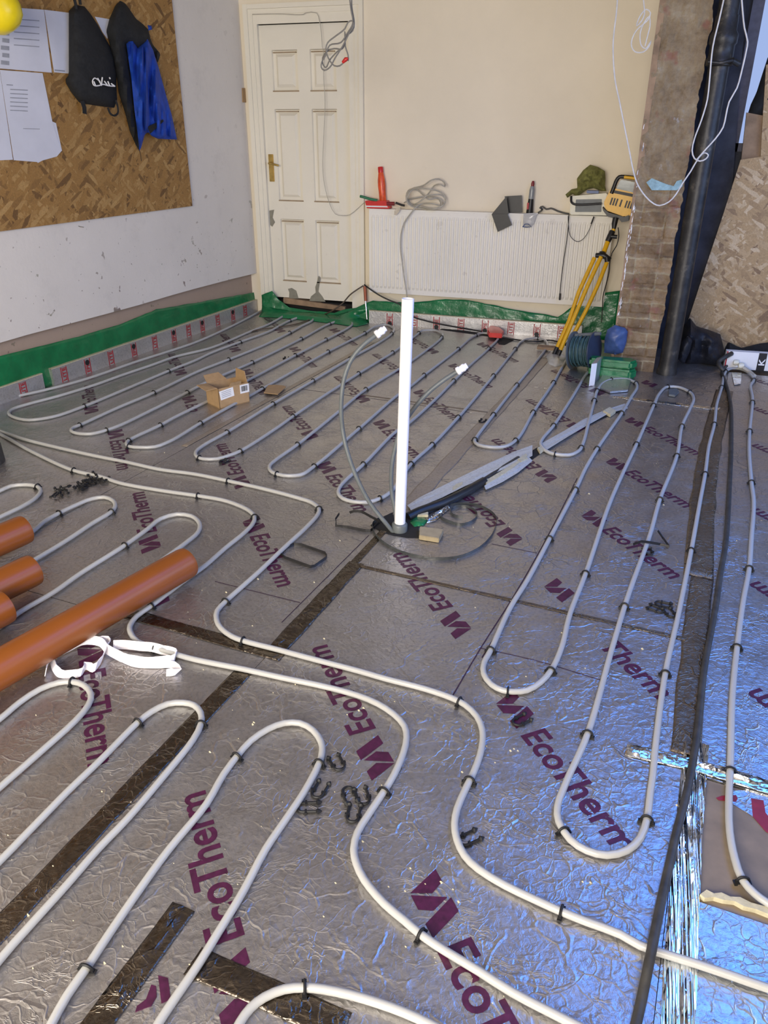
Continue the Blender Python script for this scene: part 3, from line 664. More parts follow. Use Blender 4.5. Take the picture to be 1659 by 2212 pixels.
PC = '''-330,1180 -200,1120 0,1061 23,1051 58,1048 81,1052 88,1062 78,1076 52,1093 0,1118 -140,1185 -190,1225 -190,1260 -150,1268 -60,1218 72,1148 95,1128 127,1110 162,1093 197,1079 226,1075 245,1083 249,1095 240,1107 202,1130 145,1168 81,1207 -80,1300 -190,1370 -230,1420 -200,1460 -120,1430 0,1356 43,1324 116,1281 174,1240 269,1180 318,1145 347,1122 382,1112 414,1116 431,1132 428,1151 402,1174 330,1225 200,1307 90,1375 0,1440 -180,1560 -250,1630 -230,1680 -160,1670 -60,1596 0,1555 43,1519 87,1490 127,1476 156,1474 182,1482 197,1502 191,1525 162,1560 101,1615 52,1658 0,1703 -160,1850 -210,1940 -190,2000 -110,1965 0,1862 43,1818 110,1749 145,1713 217,1644 298,1562 327,1539 362,1522 396,1519 420,1525 434,1542 434,1566 417,1600 347,1687 275,1771 214,1834 145,1913 58,2009 0,2075 -80,2190 -110,2330 -30,2420 40,2350 107,2222 145,2153 188,2092 231,2027 289,1942 362,1841 446,1739 483,1675 512,1636 541,1603 579,1577 614,1564 648,1564 677,1580 694,1606 696,1626 689,1652 657,1713 614,1777 573,1838 527,1925 469,2021 428,2087 362,2183 330,2235 290,2330 300,2430 380,2450 440,2390 490,2270 518,2212 541,2180 570,2157 614,2139 657,2135 700,2139 758,2151 816,2168 874,2189 930,2215 1060,2290 1180,2380 1300,2480'''
def parse(s): return [tuple(float(x) for x in q.split(',')) for q in s.split()]
PIPES = {}
def hpipe(key, s, label):
    raw = [P(u, v, RP) for u, v in parse(s)]; q = catmull(raw, .035)
    for i, p in enumerate(q): p.z = RP+.001+.0015*(1+noise.noise(V((p.x*2.2, p.y*2.2, len(key)))))
    PIPES[key] = q
    o = MB().tube(q, RP, 10).build('heating_pipe', 'pex_pipe', smooth=True); return tag(o, label, 'pipe')
hpipe('A', PA, 'white heating pipe snaking over the far floor, down the right side')
hpipe('B1', PB1, 'white heating pipe with two S bends, farther of the parallel pair')
hpipe('B2', PB2, 'white heating pipe with two S bends, nearer of the parallel pair')
hpipe('C', PC, 'white heating pipe looping in and out across the left foreground')

# clips: one staple bridging the pipe, its barbed feet pushed in the board
def clip_mesh():
    g = MB(); r = RP+.0035; n = 12
    g.tube([(0, r*math.cos(PI*i/n), RP+r*math.sin(PI*i/n)) for i in range(n+1)], .0030, 6)
    for s in (-1, 1):
        g.box((-.0035, s*r-.003, -.012), (.0035, s*r+.003, RP)); g.box((-.0045, s*r-.0065, .001), (.0045, s*r+.0065, .0045))
    return g
first = None
def near(px, key):
    p = P(px[0], px[1], RP); q = PIPES[key]; i = min(range(len(q)), key=lambda k: (q[k]-p).length_squared)
    return q[i], (q[min(i+1, len(q)-1)]-q[max(i-1, 0)]).normalized()
ORD = ['nearest', 'second nearest', 'third nearest', 'fourth nearest', 'fifth nearest', 'sixth nearest', 'seventh nearest', 'eighth nearest']
RUNS = [
 ('A', 'first inner run beside the left wall', [(186, 877), (364, 802), (518, 739), (626, 692), (661, 684)]),
 ('A', 'third run out from the left wall', [(168, 919), (330, 849), (493, 777), (627, 718)]),
 ('A', 'run passing behind the cardboard box', [(233, 929), (404, 847), (545, 783), (651, 732), (712, 700), (755, 696)]),
 ('A', 'run passing under the cardboard box', [(276, 952), (344, 919), (638, 768), (703, 734)]),
 ('A', 'run emerging just in front of the cardboard box', [(281, 966), (433, 915), (565, 840), (710, 759), (788, 720)]),
 ('A', 'first run right of cardboard scrap', [(432, 990), (491, 935), (590, 873), (676, 823), (757, 775), (847, 722)]),
 ('A', 'second run right of cardboard scrap', [(518, 976), (631, 900), (775, 806), (849, 761), (906, 720)]),
 ('A', 'run behind the tall conduit', [(598, 1022), (642, 961), (791, 842), (952, 729)]),
 ('A', 'run behind the middle of upright pipe', [(679, 1008), (775, 927), (914, 812), (989, 754), (1030, 725)]),
 ('A', 'run carrying the short conduit fitting', [(787, 1004), (980, 823), (1055, 752)]),
 ('A', 'run from the bend behind upright pipe base', [(821, 1078), (887, 1002), (933, 961), (989, 901), (1066, 811), (1113, 754), (1162, 731)]),
 ('A', 'left side of narrow loop behind trench', [(1027, 949), (1065, 897), (1113, 832)]),
 ('A', 'right side of narrow loop behind trench', [(1116, 951), (1154, 890), (1196, 826)]),
 ('A', 'left side of the loop crossing trench', [(1198, 982), (1196, 920)]),
 ('A', 'loop in front of the green block', [(1252, 968), (1284, 865), (1290, 845), (1321, 822), (1373, 829)]),
 ('A', 'left side of the middle floor U bend', [(1103, 1495), (1060, 1405), (1184, 1167), (1242, 1059), (1290, 969), (1343, 893)]),
 ('A', 'right side of the middle floor U bend', [(1186, 1453), (1265, 1240), (1375, 959), (1412, 876), (1443, 836), (1490, 848)]),
 ('A', 'left side of large right foreground U bend', [(1224, 1806), (1269, 1587), (1346, 1310), (1423, 1080), (1462, 984), (1472, 920)]),
 ('A', 'right side of large right foreground U bend', [(1396, 1771), (1437, 1454), (1492, 1189), (1522, 1023), (1543, 915), (1558, 837), (1568, 803)]),
 ('A', 'run nearest the right edge', [(1607, 1905), (1577, 1665), (1591, 1395), (1617, 1228), (1623, 1043), (1618, 932), (1625, 871), (1628, 821)]),
 ('B1', 'farther S-bend pipe', [(1210, 1970), (1012, 1693), (997, 1521), (524, 1385), (488, 1301), (689, 1100), (493, 1040)]),
 ('B2', 'nearer S-bend pipe', [(910, 2020), (829, 1710), (337, 1401), (320, 1315), (549, 1120), (428, 1072), (160, 1017)]),
 ('C', 'loop at the left edge above the orange pipes', [(76, 1051)]),
 ('C', 'loop reaching out between the two upper orange pipes', [(127, 1110), (244, 1104)]),
 ('C', 'loop ending at the tip of the long orange pipe', [(270, 1179)]),
 ('C', 'loop touching the crumpled white film', [(156, 1474)]),
 ('C', 'loop lying over the dark tape', [(301, 1560), (434, 1568)]),
 ('C', 'run leaving the frame at bottom left', [(188, 2092)]),
 ('C', 'loop beside the scattered spare clips', [(512, 1636), (690, 1649)]),
 ('C', 'bend cut off by the bottom edge', [(649, 2135)]),
]
def new_clip(loc, rot):
    global first
    if first is None: o = clip_mesh().build('pipe_clip', 'clip_plastic', smooth=True); first = o
    else: o = first.copy(); COL.objects.link(o)
    o.location = loc; o.rotation_euler = rot; return o
rng = random.Random(3)
for key, name, pts in RUNS:
    for i, px in enumerate(pts):
        p, t = near(px, key); ang = math.atan2(t.y, t.x)+rng.uniform(-.12, .12)
        o = new_clip((p.x, p.y, p.z-RP), (0, rng.uniform(-.12, .12), ang))
        lead = 'black clip on ' if len(pts) == 1 else 'black clip, %s on ' % ORD[i]
        tag(o, lead+'the '+name, 'pipe clip', 'clips holding the heating pipe')

# spare clips lying about
def spare_mesh():
    g = MB(); r = .0135; n = 10
    q = [(.034, -r, 0), (.012, -r, 0)]+[(.0-r*math.sin(PI*i/n)*1.0, -r*math.cos(PI*i/n), 0) for i in range(n+1)]+[(.012, r, 0), (.034, r, 0)]
    g.tube(q, .0033, 6)
    for s in (-1, 1):
        g.tube([(.030, s*r, 0), (.034, s*r, 0), (.044, s*r, 0)], [.0035, .0075, .0015], 6)
        g.box((.004, s*r-.006, -.003), (.009, s*r+.006, .003))
    return g
sfirst = spare_mesh().build('spare_clip', 'clip_plastic', smooth=True)
nsp = 0
def spare(px, tgt, label, group='spare clips lying loose', z=.0045, tilt=0.0):
    global nsp
    o = sfirst if nsp == 0 else sfirst.copy()
    if nsp: COL.objects.link(o)
    nsp += 1
    a = P(*px); b = P(*tgt); o.location = (a.x, a.y, z); o.rotation_euler = (tilt, tilt*.6, math.atan2((b-a).y, (b-a).x)); tag(o, label, 'pipe clip', group)
spare((733, 1657), (718, 1632), 'loose black clip just right of the clipped foreground loop, farthest one')
spare((686, 1716), (705, 1685), 'loose black clip beside the foreground loop, middle of the left three')
spare((655, 1747), (700, 1745), 'loose black clip lying against the foreground loop, prongs to the right')
spare((752, 1712), (762, 1738), 'loose black clip with prongs pointing down, in the trio by the S bend')
spare((786, 1730), (776, 1700), 'loose black clip nearest the S bend, its prongs pointing up')
spare((762, 1768), (768, 1738), 'loose black clip lowest of the trio, above a foam crumb')
spare((1003, 1818), (1043, 1800), 'single loose black clip inside the lower S bend')
spare((1425, 1320), (1392, 1308), 'loose black clip, left one of the cluster by the long right run', )
spare((1424, 1306), (1450, 1311), 'loose black clip, upper right of the cluster by the long right run')
spare((1450, 1330), (1436, 1312), 'loose black clip, lowest of the cluster by the long right run')
spare((1118, 1562), (1146, 1548), 'loose black clip lying over the purple logo below the middle U bend')
spare((1040, 912), (1052, 902), 'loose black clip in the trench tape behind the upright pipe')
spare((616, 776), (623, 771), 'loose black clip between two far runs above the cardboard box')
spare((480, 1000), (492, 995), 'loose black clip by the bend in front of the cardboard box')
spare((1402, 1196), (1392, 1178), 'loose black clip beside the bent strap on the right')
for i in range(16):
    u = rng.uniform(124, 228); v = 1062-(u-124)*.22+rng.uniform(-9, 10)
    spare((u, v), (u+rng.uniform(-20, 20), v+rng.uniform(-12, 12)), 'black clip in the small loose pile by the nearer S-bend pipe', 'pile of loose clips', .006+.008*rng.random(), rng.uniform(-.5, .5))

# ------------------------------------------------------------------ centre: upright waste pipe and what comes out of the floor with it
HX = P(863, 1146)
tip = PY(881, 645, HX.y+.0)
wp = thing('waste_pipe', 'white plastic waste pipe standing upright from the floor centre', 'pipe', (HX.x, HX.y, 0))
ax = (tip-V((HX.x, HX.y, 0))).normalized(); Lp = (tip-V((HX.x, HX.y, 0))).length
n = 24; g = MB(); bse = V((HX.x, HX.y, -.02))
g.lathe([(.0215, .0), (.0215, Lp+.02), (.0185, Lp+.02), (.0185, Lp-.15)], bse, ax, 26); g.build('pipe_tube', 'waste_plastic', wp, smooth=True)
g = MB().lathe([(.030, -.03), (.031, .0), (.031, .028), (.027, .034), (.0215, .036)], (HX.x, HX.y, .0), ax, 24); g.build('pipe_socket', 'grey_plastic', wp, smooth=True)
# jagged hole round it
strip_px('cut_hole', [(800, 1135), (820, 1120), (845, 1108), (880, 1100), (905, 1120), (905, 1145), (905, 1162), (880, 1162), (850, 1157), (825, 1150)], 'dark_void', 'dark ragged hole cut in the boards round the upright pipe', 'hole', z=.0008, h=.0006)
def conduit(label, pts, r, tipdir=None):
    o = thing('flexible_conduit', label, 'conduit', pts[0])
    q = catmull(pts, .03); MB().tube(q, r, 10).build('conduit_tube', 'grey_plastic', o, smooth=True)
    t = (q[-1]-q[-3]).normalized(); e = q[-1]
    MB().lathe([(.010, -.008), (.0155, -.005), (.0155, .006), (.013, .008), (.013, .016), (.0145, .018), (.0145, .026), (.011, .029), (.011, .037), (.009, .038)], e, t, 18).build('end_fitting', 'waste_plastic', o, smooth=True)
def lin(px, Y): return [PY(u, v, y) for (u, v), y in zip(px, Y)]
hy = HX.y
conduit('grey flexible conduit arching high left of the upright pipe, white end fitting',
        lin([(850, 1150), (830, 1126), (800, 1088), (772, 1035), (750, 975), (739, 920), (737, 870), (744, 815), (760, 775), (785, 745), (815, 722)], [hy-.02, hy-.03, hy-.03, hy-.03, hy-.02, hy, hy+.0, hy+.02, hy+.04, hy+.06, hy+.09]), .0085)
conduit('grey flexible conduit bending right behind the upright pipe, white end fitting',
        lin([(858, 1140), (853, 1100), (846, 1060), (846, 1010), (853, 970), (865, 930), (890, 888), (925, 848), (960, 820), (990, 801)], [hy+.04, hy+.05, hy+.06, hy+.06, hy+.07, hy+.08, hy+.1, hy+.12, hy+.14, hy+.16]), .0085)
# clear strapping coil lying on edge
pts = [(1035, 1108), (1020, 1100), (985, 1098), (968, 1108), (966, 1122), (978, 1133), (1000, 1136), (1022, 1128), (1030, 1112), (1020, 1098), (990, 1092), (975, 1098), (962, 1112)]
q = [P(u, v) for u, v in [(1000, 1120), (985, 1118), (975, 1112), (975, 1102), (990, 1096), (1012, 1098), (1028, 1108), (1030, 1118), (1018, 1130), (995, 1136), (972, 1130), (955, 1122), (948, 1108), (962, 1098), (990, 1091), (1030, 1094), (1060, 1108), (1072, 1122), (1070, 1142), (1058, 1165), (1030, 1190), (990, 1206), (940, 1210), (890, 1202), (850, 1188), (820, 1168), (806, 1148), (806, 1132), (820, 1122)]]
tag(MB().ribbon(catmull(q, .02), .012, .0012).build('packing_strap', 'clear_strap', smooth=True), 'clear grey strapping coiled in a wide ring round the upright pipe', 'strap')
q = [P(u, v) for u, v in [(618, 1186), (635, 1178), (651, 1179), (702, 1197), (706, 1203), (704, 1208), (680, 1225), (671, 1227), (616, 1207), (606, 1199), (605, 1193), (620, 1182)]]
tag(MB().ribbon(q, .011, .002).build('packing_strap', 'black_plastic', smooth=True), 'black strapping folded into a closed rounded rectangle left of upright pipe', 'strap')
q = [P(733, 1112, .035), P(726, 1122, .03), P(724, 1137), P(750, 1141), P(790, 1149), P(800, 1149), P(812, 1138), P(822, 1130)]
tag(MB().ribbon(q, .011, .002).build('packing_strap', 'black_plastic'), 'black strap with an upturned end reaching left from the pipe hole', 'strap')
q = [P(757, 1110, .02), P(765, 1107, .03), P(780, 1108, .03), P(800, 1118, .02), P(822, 1130, .01)]
tag(MB().ribbon(catmull(q, .02), .011, .002).build('packing_strap', 'black_plastic', smooth=True), 'short curled black strap between the tall conduit and upright pipe', 'strap')
q = [P(1368, 1178, .02), P(1385, 1172, .028), P(1402, 1174, .02), P(1425, 1178, .005), P(1445, 1183, .003)]
g = MB().ribbon(q, .010, .002); g.ribbon([P(1445, 1183, .003), P(1432, 1165, .004), P(1420, 1148, .02)], .010, .002)
tag(g.build('packing_strap', 'black_plastic'), 'bent black strap across the long pipe run on the right', 'strap')
# black lagged pipe in the open trench and its torn edges
q = [P(880, 1118, .005), P(905, 1106, .012), P(950, 1090, .018), P(1000, 1066, .018), P(1045, 1040, .012)]
tag(MB().tube(catmull(q, .03), [.012]+[.024]*200 if False else .021, 10).build('lagged_pipe', 'black_plastic', smooth=True), 'black foam lagged pipe lying in the torn trench right of upright pipe', 'pipe')
q = [P(1045, 1038, .004), P(1085, 1012, .004), P(1120, 990, .004)]
tag(MB().tube(catmull(q, .03), .012, 8).build('lagged_pipe', 'dirty_rubber', smooth=True), 'thin dark pipe glimpsed farther along the torn trench', 'pipe')
strip_px('trench_cut', [(905, 1122), (1040, 1052), (1150, 992), (1240, 932), (1340, 888), (1335, 882), (1235, 922), (1145, 976), (1040, 1032), (895, 1106)], 'dark_void', 'dark open trench cut diagonally through the boards', 'trench', z=.0010, h=.0006)
def flap(name, pts, mat, label, hs, cat='foil flap', seed=0):
    g = MB(); n = len(pts)//2
    for i in range(n):
        a = P(*pts[i], hs[0]*(.6+.8*abs(noise.noise(V((i*.7, seed, 0)))))); b = P(*pts[2*n-1-i], hs[1])
        for j in range(5): f = j/4; p = a.lerp(b, f); p.z += .006*noise.noise(V((i*1.3, j*1.1, seed))); p.z = max(p.z, .002); g.v.append(p)
    for i in range(n-1):
        for j in range(4): k = i*5+j; g.f.append([k, k+1, k+6, k+5])
    o = g.build(name, mat, smooth=False); md = o.modifiers.new('s', 'SOLIDIFY'); md.thickness = .0012
    return tag(o, label, cat)
flap('foil_flap', [(880, 1092), (905, 1075), (950, 1052), (1000, 1028), (1060, 1000), (1110, 975), (1150, 962), (1150, 985), (1110, 1005), (1060, 1025), (1005, 1050), (955, 1075), (910, 1095), (890, 1105)], 'pale_flap', 'lifted strip of pale foil along the near left side of the trench', (.010, .012), seed=1)
flap('foil_flap', [(1170, 958), (1220, 930), (1260, 905), (1310, 885), (1350, 872), (1356, 882), (1315, 893), (1265, 920), (1225, 945), (1175, 975)], 'pale_flap', 'lifted strip of pale foil at the far end of the trench', (.012, .010), seed=2)
flap('foil_flap', [(1046, 1050), (1080, 1028), (1110, 1010), (1140, 985), (1150, 996), (1118, 1022), (1085, 1042), (1050, 1058)], 'pale_flap', 'curled foil scrap on the right lip of the trench', (.02, .008), seed=3)
flap('foil_flap', [(925, 1122), (940, 1108), (955, 1098), (968, 1090), (972, 1098), (955, 1112), (940, 1125), (922, 1130)], 'bright_foil', 'shiny foil flap by the green scrap near the upright pipe', (.02, .004), seed=4)
def chunk(px, s, label, mat='pur_foam', h=.02, name='foam_offcut', cat='insulation offcut'):
    tag(MB().prism([P(*q, .002) for q in px], (0, 0, h)).build(name, mat, bevel=.002), label, cat)
chunk([(907, 1146), (958, 1153), (948, 1173), (905, 1166)], 1, 'curved tan foam offcut just right of the upright pipe base', mat='tan_foam', h=.02)
chunk([(892, 1112), (925, 1107), (925, 1118), (900, 1118)], 1, 'small cream foam wedge between upright pipe and foil flap', h=.012)
chunk([(978, 1056), (985, 1050), (1000, 1045), (1000, 1052), (985, 1062), (975, 1066)], 1, 'cream foam sliver in the middle of the trench', h=.012)
chunk([(1046, 1042), (1055, 1040), (1120, 1000), (1135, 985), (1140, 990), (1105, 1020), (1050, 1052)], 1, 'long cream foam edge on the right side of the trench', h=.016)
chunk([(1118, 998), (1130, 990), (1140, 996), (1125, 1005)], 1, 'square cream foam piece where the trench meets the clipped loop', h=.018)
chunk([(1302, 893), (1316, 885), (1330, 893), (1318, 902)], 1, 'cream foam piece at the far end of the trench', h=.018)
chunk([(1160, 972), (1172, 966), (1178, 974), (1166, 982)], 1, 'cream foam crumb beneath the left side of the trench loop', h=.014)
g = pillow([(885, 1128), (897, 1115), (915, 1116), (924, 1124), (915, 1135), (895, 1138)], onF(.003), .012, 6, 12, .5, .1)
tag(g.build('polythene_scrap', 'green_polythene', smooth=True), 'green polythene scrap tucked beside the upright pipe base', 'plastic sheet')

# ------------------------------------------------------------------ edge insulation strips along the walls and the green membrane
def edge_strip(label, a, b, ha, hb, nrm, marks, wd=.025):
    """upright strip from floor point a to b"""
    e = (b-a).normalized()
    o = MB().prism([a, b, b+Z*hb, a+Z*ha], nrm*-wd).build('insulation_strip', 'strip_foil'); tag(o, label, 'insulation strip')
    MB().prism([a+Z*(ha-.004)+nrm*.001, b+Z*(hb-.004)+nrm*.001, b+Z*(hb+.001)+nrm*.001, a+Z*(ha+.001)+nrm*.001], nrm*-wd).build('foam_edge', 'pur_foam', o)
    for t, kind in marks:
        g = MB(); gb = MB()
        p = a+e*t; h = ha; q = nrm*.0008
        for x in (-.026, .020): g.prism([p+e*x+q, p+e*(x+.006)+q, p+e*(x+.006)+Z*(h-.012)+q, p+e*x+Z*(h-.012)+q], nrm*.0004)
        add_mesh(g, textmesh('LITE' if kind else 'EPIE', '', '', p+e*.014+Z*.008+q*1.5, Z, -e, 1, .028, fit=h*(.78 if kind else .62)))
        if not kind:
            ring = [p+Z*(h-.035 if nrm.x > .5 else .012)+q*2+(e*math.cos(k*PI/6)+Z*math.sin(k*PI/6))*.018 for k in range(12)]
            gb.prism(ring, nrm*.0004)
        g.build('red_print', 'print_red', o)
        if gb.v: gb.build('black_print', 'print_black', o)
    return o
la, lb = P(100, 830), P(560, 674)
fix = lambda p, c: A*c+B*p.dot(B)                    # keep on the wall line
SC = (P(154, 819).dot(A)+P(552, 676).dot(A))/2
la, lb = fix(la, SC), fix(lb, SC)
LB = [((P(u, v)-la).dot(B)) for u, v in ((141, 824), (193, 806), (237, 787), (285, 769), (323, 752), (362, 737), (398, 726), (433, 716), (466, 704), (497, 692), (527, 683), (557, 671))]
ln = (lb-la).length
edge_strip('long silver insulation strip with red print along the left wall', la, lb, .105, .105, A, [(max(.03, x), i % 2 == 0) for i, x in enumerate(LB) if x < ln-.02])
sa = fix(P(90, 838), SC-.006); sb = sa-B*1.6
edge_strip('short silver insulation strip at the left edge, before the gap', sb, sa, .095, .095, A, [(1.6-.16, True), (1.6-.55, False)])
ba, bb = V((-2.05, 6.0, 0)), V((-.35, 6.0, 0))
BXs = [PY(u, v, 6.0).x for u, v in ((799, 685), (842, 688), (895, 690), (943, 693), (996, 698), (1048, 704), (1104, 706), (1160, 712), (1212, 716))]
edge_strip('silver insulation strip with red print below the radiator', ba, bb, .105, .105, V((0, -1, 0)), [(x+2.05, i % 2 == 0) for i, x in enumerate(BXs) if x < -.38 and x > -2.03])

def sheet(rows, name, label, mat='green_polythene', seed=0, amp=.010, sub=6):
    """rows: list of polylines (same count) of world points, from top edge to bottom edge"""
    R_ = [catmull(r, 9) if False else r for r in rows]; g = MB(); n = len(rows[0]); m = len(rows); nn_ = (n-1)*sub+1; mm = (m-1)*sub+1
    for i in range(mm):
        a = i//sub if i < mm-1 else m-2; f = (i-a*sub)/sub
        for j in range(nn_):
            b = j//sub if j < nn_-1 else n-2; h = (j-b*sub)/sub
            p = rows[a][b].lerp(rows[a][b+1], h).lerp(rows[a+1][b].lerp(rows[a+1][b+1], h), f)
            k = amp*(noise.noise(V((p.x*5+p.y*5, p.z*9, seed)))+.6*noise.noise(V((p.x*13+p.y*13, p.z*20, seed))))
            if i == 0: p = p+Z*(k*.5)
            g.v.append(p+(A if name == 'L' else V((0, -1, 0)))*abs(k)*1.2)
    for i in range(mm-1):
        for j in range(nn_-1): k = i*nn_+j; g.f.append([k, k+1, k+nn_+1, k+nn_])
    o = g.build('damp_proof_membrane', mat, smooth=True); md = o.modifiers.new('s', 'SOLIDIFY'); md.thickness = .0012
    return tag(o, label, 'plastic sheet')
tp = [(0, 769), (50, 757), (101, 744), (170, 727), (240, 706), (266, 698), (337, 668), (420, 654), (500, 640), (545, 632), (575, 628)]
top = [PL(u, v, LW+.012) for u, v in tp]; t0 = top[0]-B*1.5; t0.z = top[0].z; top = [t0]+top
mid = [V((p.x, p.y, 0))+A*.006+Z*p.z*.5 for p in top]; bot = [V((p.x, p.y, .0))+A*.012 for p in top]
sheet([top, mid, bot], 'L', 'green polythene membrane turned up along the foot of left wall', seed=2, amp=.008)
tp = [(566, 636), (588, 628), (604, 648), (625, 664), (650, 668), (690, 672), (722, 676), (745, 668), (770, 664), (790, 655), (806, 649), (850, 652), (894, 653), (930, 650), (962, 646), (1013, 648), (1055, 656), (1089, 664), (1140, 674), (1180, 679), (1205, 684), (1234, 664), (1283, 640), (1310, 632), (1340, 628)]
top = [PY(u, v, YB-.055) for u, v in tp]; mid = [V((p.x, YB-.065, p.z*.5)) for p in top]; bot = [V((p.x, YB-.08, 0)) for p in top]
sheet([top, mid, bot], 'B', 'green polythene membrane turned up along back wall below the radiator', seed=5, amp=.012)
q = [(566, 660), (600, 668), (640, 672), (690, 676), (730, 680), (770, 668), (795, 668)]; r = [(560, 684), (600, 686), (640, 689), (690, 695), (730, 700), (770, 706), (795, 699)]
rows = [[PY(u, v, YB-.07) for u, v in q], [P(u, v, .03) for u, v in [(a[0], (a[1]+b[1])/2) for a, b in zip(q, r)]], [P(u, v, .003) for u, v in r]]
sheet(rows, 'B', 'bunched green polythene spilling on the floor below the door', seed=8, amp=.02)

# ------------------------------------------------------------------ radiator
rad = thing('radiator', 'long white panel radiator under the cream back wall', 'radiator', (-1.16, 6.05, .22))
rx0_, rx1_ = PY(797, 500, 6.03).x, PY(1316, 560, 6.03).x; rz0, rz1 = PY(1000, 644, 6.03).z, PY(1000, 460, 6.03).z
g = MB(); nch = 54; pitch_ = (rx1_-rx0_-.04)/nch; prof = []
yF = 6.035
prof.append((rx0_, 0))
for i in range(nch):
    x = rx0_+.02+i*pitch_
    prof += [(x+pitch_*.08, 0), (x+pitch_*.24, -.010), (x+pitch_*.72, -.010), (x+pitch_*.88, 0)]
prof.append((rx1_, 0))
zl = [(rz0, 0), (rz0+.035, 0), (rz0+.055, 1), (rz1-.055, 1), (rz1-.035, 0), (rz1, 0)]
n = len(prof)
for z, f in zl:
    for x, dy in prof: g.v.append(V((x, yF+dy*f, z)))
for i in range(len(zl)-1):
    for j in range(n-1): a = i*n+j; g.f.append([a, a+1, a+n+1, a+n])
g.box((rx0_, yF+.001, rz0), (rx1_, yF+.02, rz1))
g.build('front_panel', 'radiator_paint', rad)
MB().box((rx0_, yF+.005, rz1-.002), (rx1_, YB-.015, rz1+.008)).build('top_grille', 'radiator_paint', rad)
MB().box((rx0_, YB-.035, rz0), (rx1_, YB-.02, rz1)).build('rear_panel', 'radiator_paint', rad)
g = MB().tube([PY(788, 618, 6.05), PY(790, 650, 6.05)], .013, 10); g.build('valve', 'copper', rad, smooth=True)
g = MB().tube([PY(789, 645, 6.05), PY(791, 668, 6.04), PY(793, 690, 6.02)], .008, 10); g.build('pipe_tail', 'chrome', rad, smooth=True)

# ------------------------------------------------------------------ things on the radiator shelf
YR = 6.07; RZ = rz1+.008
def up_at(u, Y=YR): return PY(u, 455, Y).x
def on_rad(u, Y=YR): return V((PY(u, 458, Y).x, Y, RZ))
b = on_rad(822); bt = thing('spray_bottle', 'red and orange squeezy bottle leaning on wall above radiator left end', 'bottle', b)
axb = V((-.10, .04, 1)).normalized(); base_b = b+V((.02, 0, .045))
MB().lathe([(.022, 0), (.026, .01), (.027, .07), (.030, .12), (.028, .16), (.021, .20), (.018, .215)], base_b, axb, 18).build('bottle_body', 'orange_bottle', bt, smooth=True)
MB().lathe([(.020, 0), (.020, .035), (.017, .04)], base_b+axb*.212, axb, 18).build('cap', 'red_plastic', bt, smooth=True)
rb = thing('red_box', 'flat red box on the left end of the radiator', 'box', on_rad(815))
q = [PY(u, v, 6.03) for u, v in ((788, 434), (834, 434), (841, 451), (792, 450))]
MB().prism(q, (0, .08, 0)).build('box_body', 'red_plastic', rb, bevel=.003)
MB().prism([PY(u, v, 6.0285) for u, v in ((789, 444), (836, 445), (838, 448), (790, 447))], (0, .002, 0)).build('cream_stripe', 'label_paper', rb)
tag(MB().tube(catmull([PY(778, 424, 6.0), PY(783, 425, 6.0), PY(800, 430, 6.02), PY(815, 433, 6.04)], .01), [.0115]*1+[.013]*200 if False else .010, 10).build('brush_handle', 'green_plastic', smooth=True), 'green tool handle poking out left over the red box', 'tool')
pv = thing('pliers', 'pliers with dark red grips between red box and cable coil', 'tool', on_rad(850))
MB().tube([PY(836, 440, 6.0), PY(852, 440, 6.0)], .014, 10).build('grip', 'dark_red', pv, smooth=True)
MB().prism([PY(u, v, 5.99) for u, v in ((852, 455), (858, 449), (865, 447), (863, 456), (856, 465), (851, 464))], (0, .01, 0)).build('jaw', 'chrome', pv)
MB().tube([PY(855, 438, 6.0), PY(868, 443, 6.0), PY(874, 444, 6.0)], .008, 8).build('grip', 'black_plastic', pv, smooth=True)
# coil of cable, one continuous cable
rr = random.Random(5); q = []
def cz(x, y): return (770+x/5.72, 340+y/5.72)
loop1 = [(590, 560), (660, 520), (800, 490), (950, 460), (1060, 470), (1100, 530), (1060, 600), (980, 640), (850, 640), (700, 610), (630, 560), (615, 480), (640, 410), (720, 385), (900, 390), (1040, 430), (1100, 500), (1070, 590), (950, 630), (780, 600), (650, 560), (640, 470), (690, 400), (760, 410), (830, 470), (900, 520), (1000, 500), (1060, 540), (1050, 610), (960, 640), (840, 620), (700, 590), (620, 530), (625, 450), (680, 390), (820, 350), (930, 280), (1020, 268), (1085, 310), (1090, 360), (1040, 335), (960, 350), (910, 420), (860, 480), (760, 560), (680, 580), (640, 520), (720, 500), (900, 480), (1020, 520), (1040, 590), (930, 570), (800, 575), (730, 620), (650, 720), (590, 810), (560, 900), (545, 1000), (545, 1140)]
for i, (x, y) in enumerate(loop1): u, v = cz(x, y); q.append(PY(u, v, 6.02+.035*math.sin(i*1.7) if i < 53 else 5.98))
q += [PY(868, 560, 5.95), PY(873, 600, 5.94), PY(878, 630, 5.93), PY(880, 660, 5.95)]
tag(MB().tube(catmull(q, .03), .0052, 7).build('cable_coil', 'cream_cable', smooth=True), 'tangled coil of cream cable on the radiator, one end hanging down', 'cable')
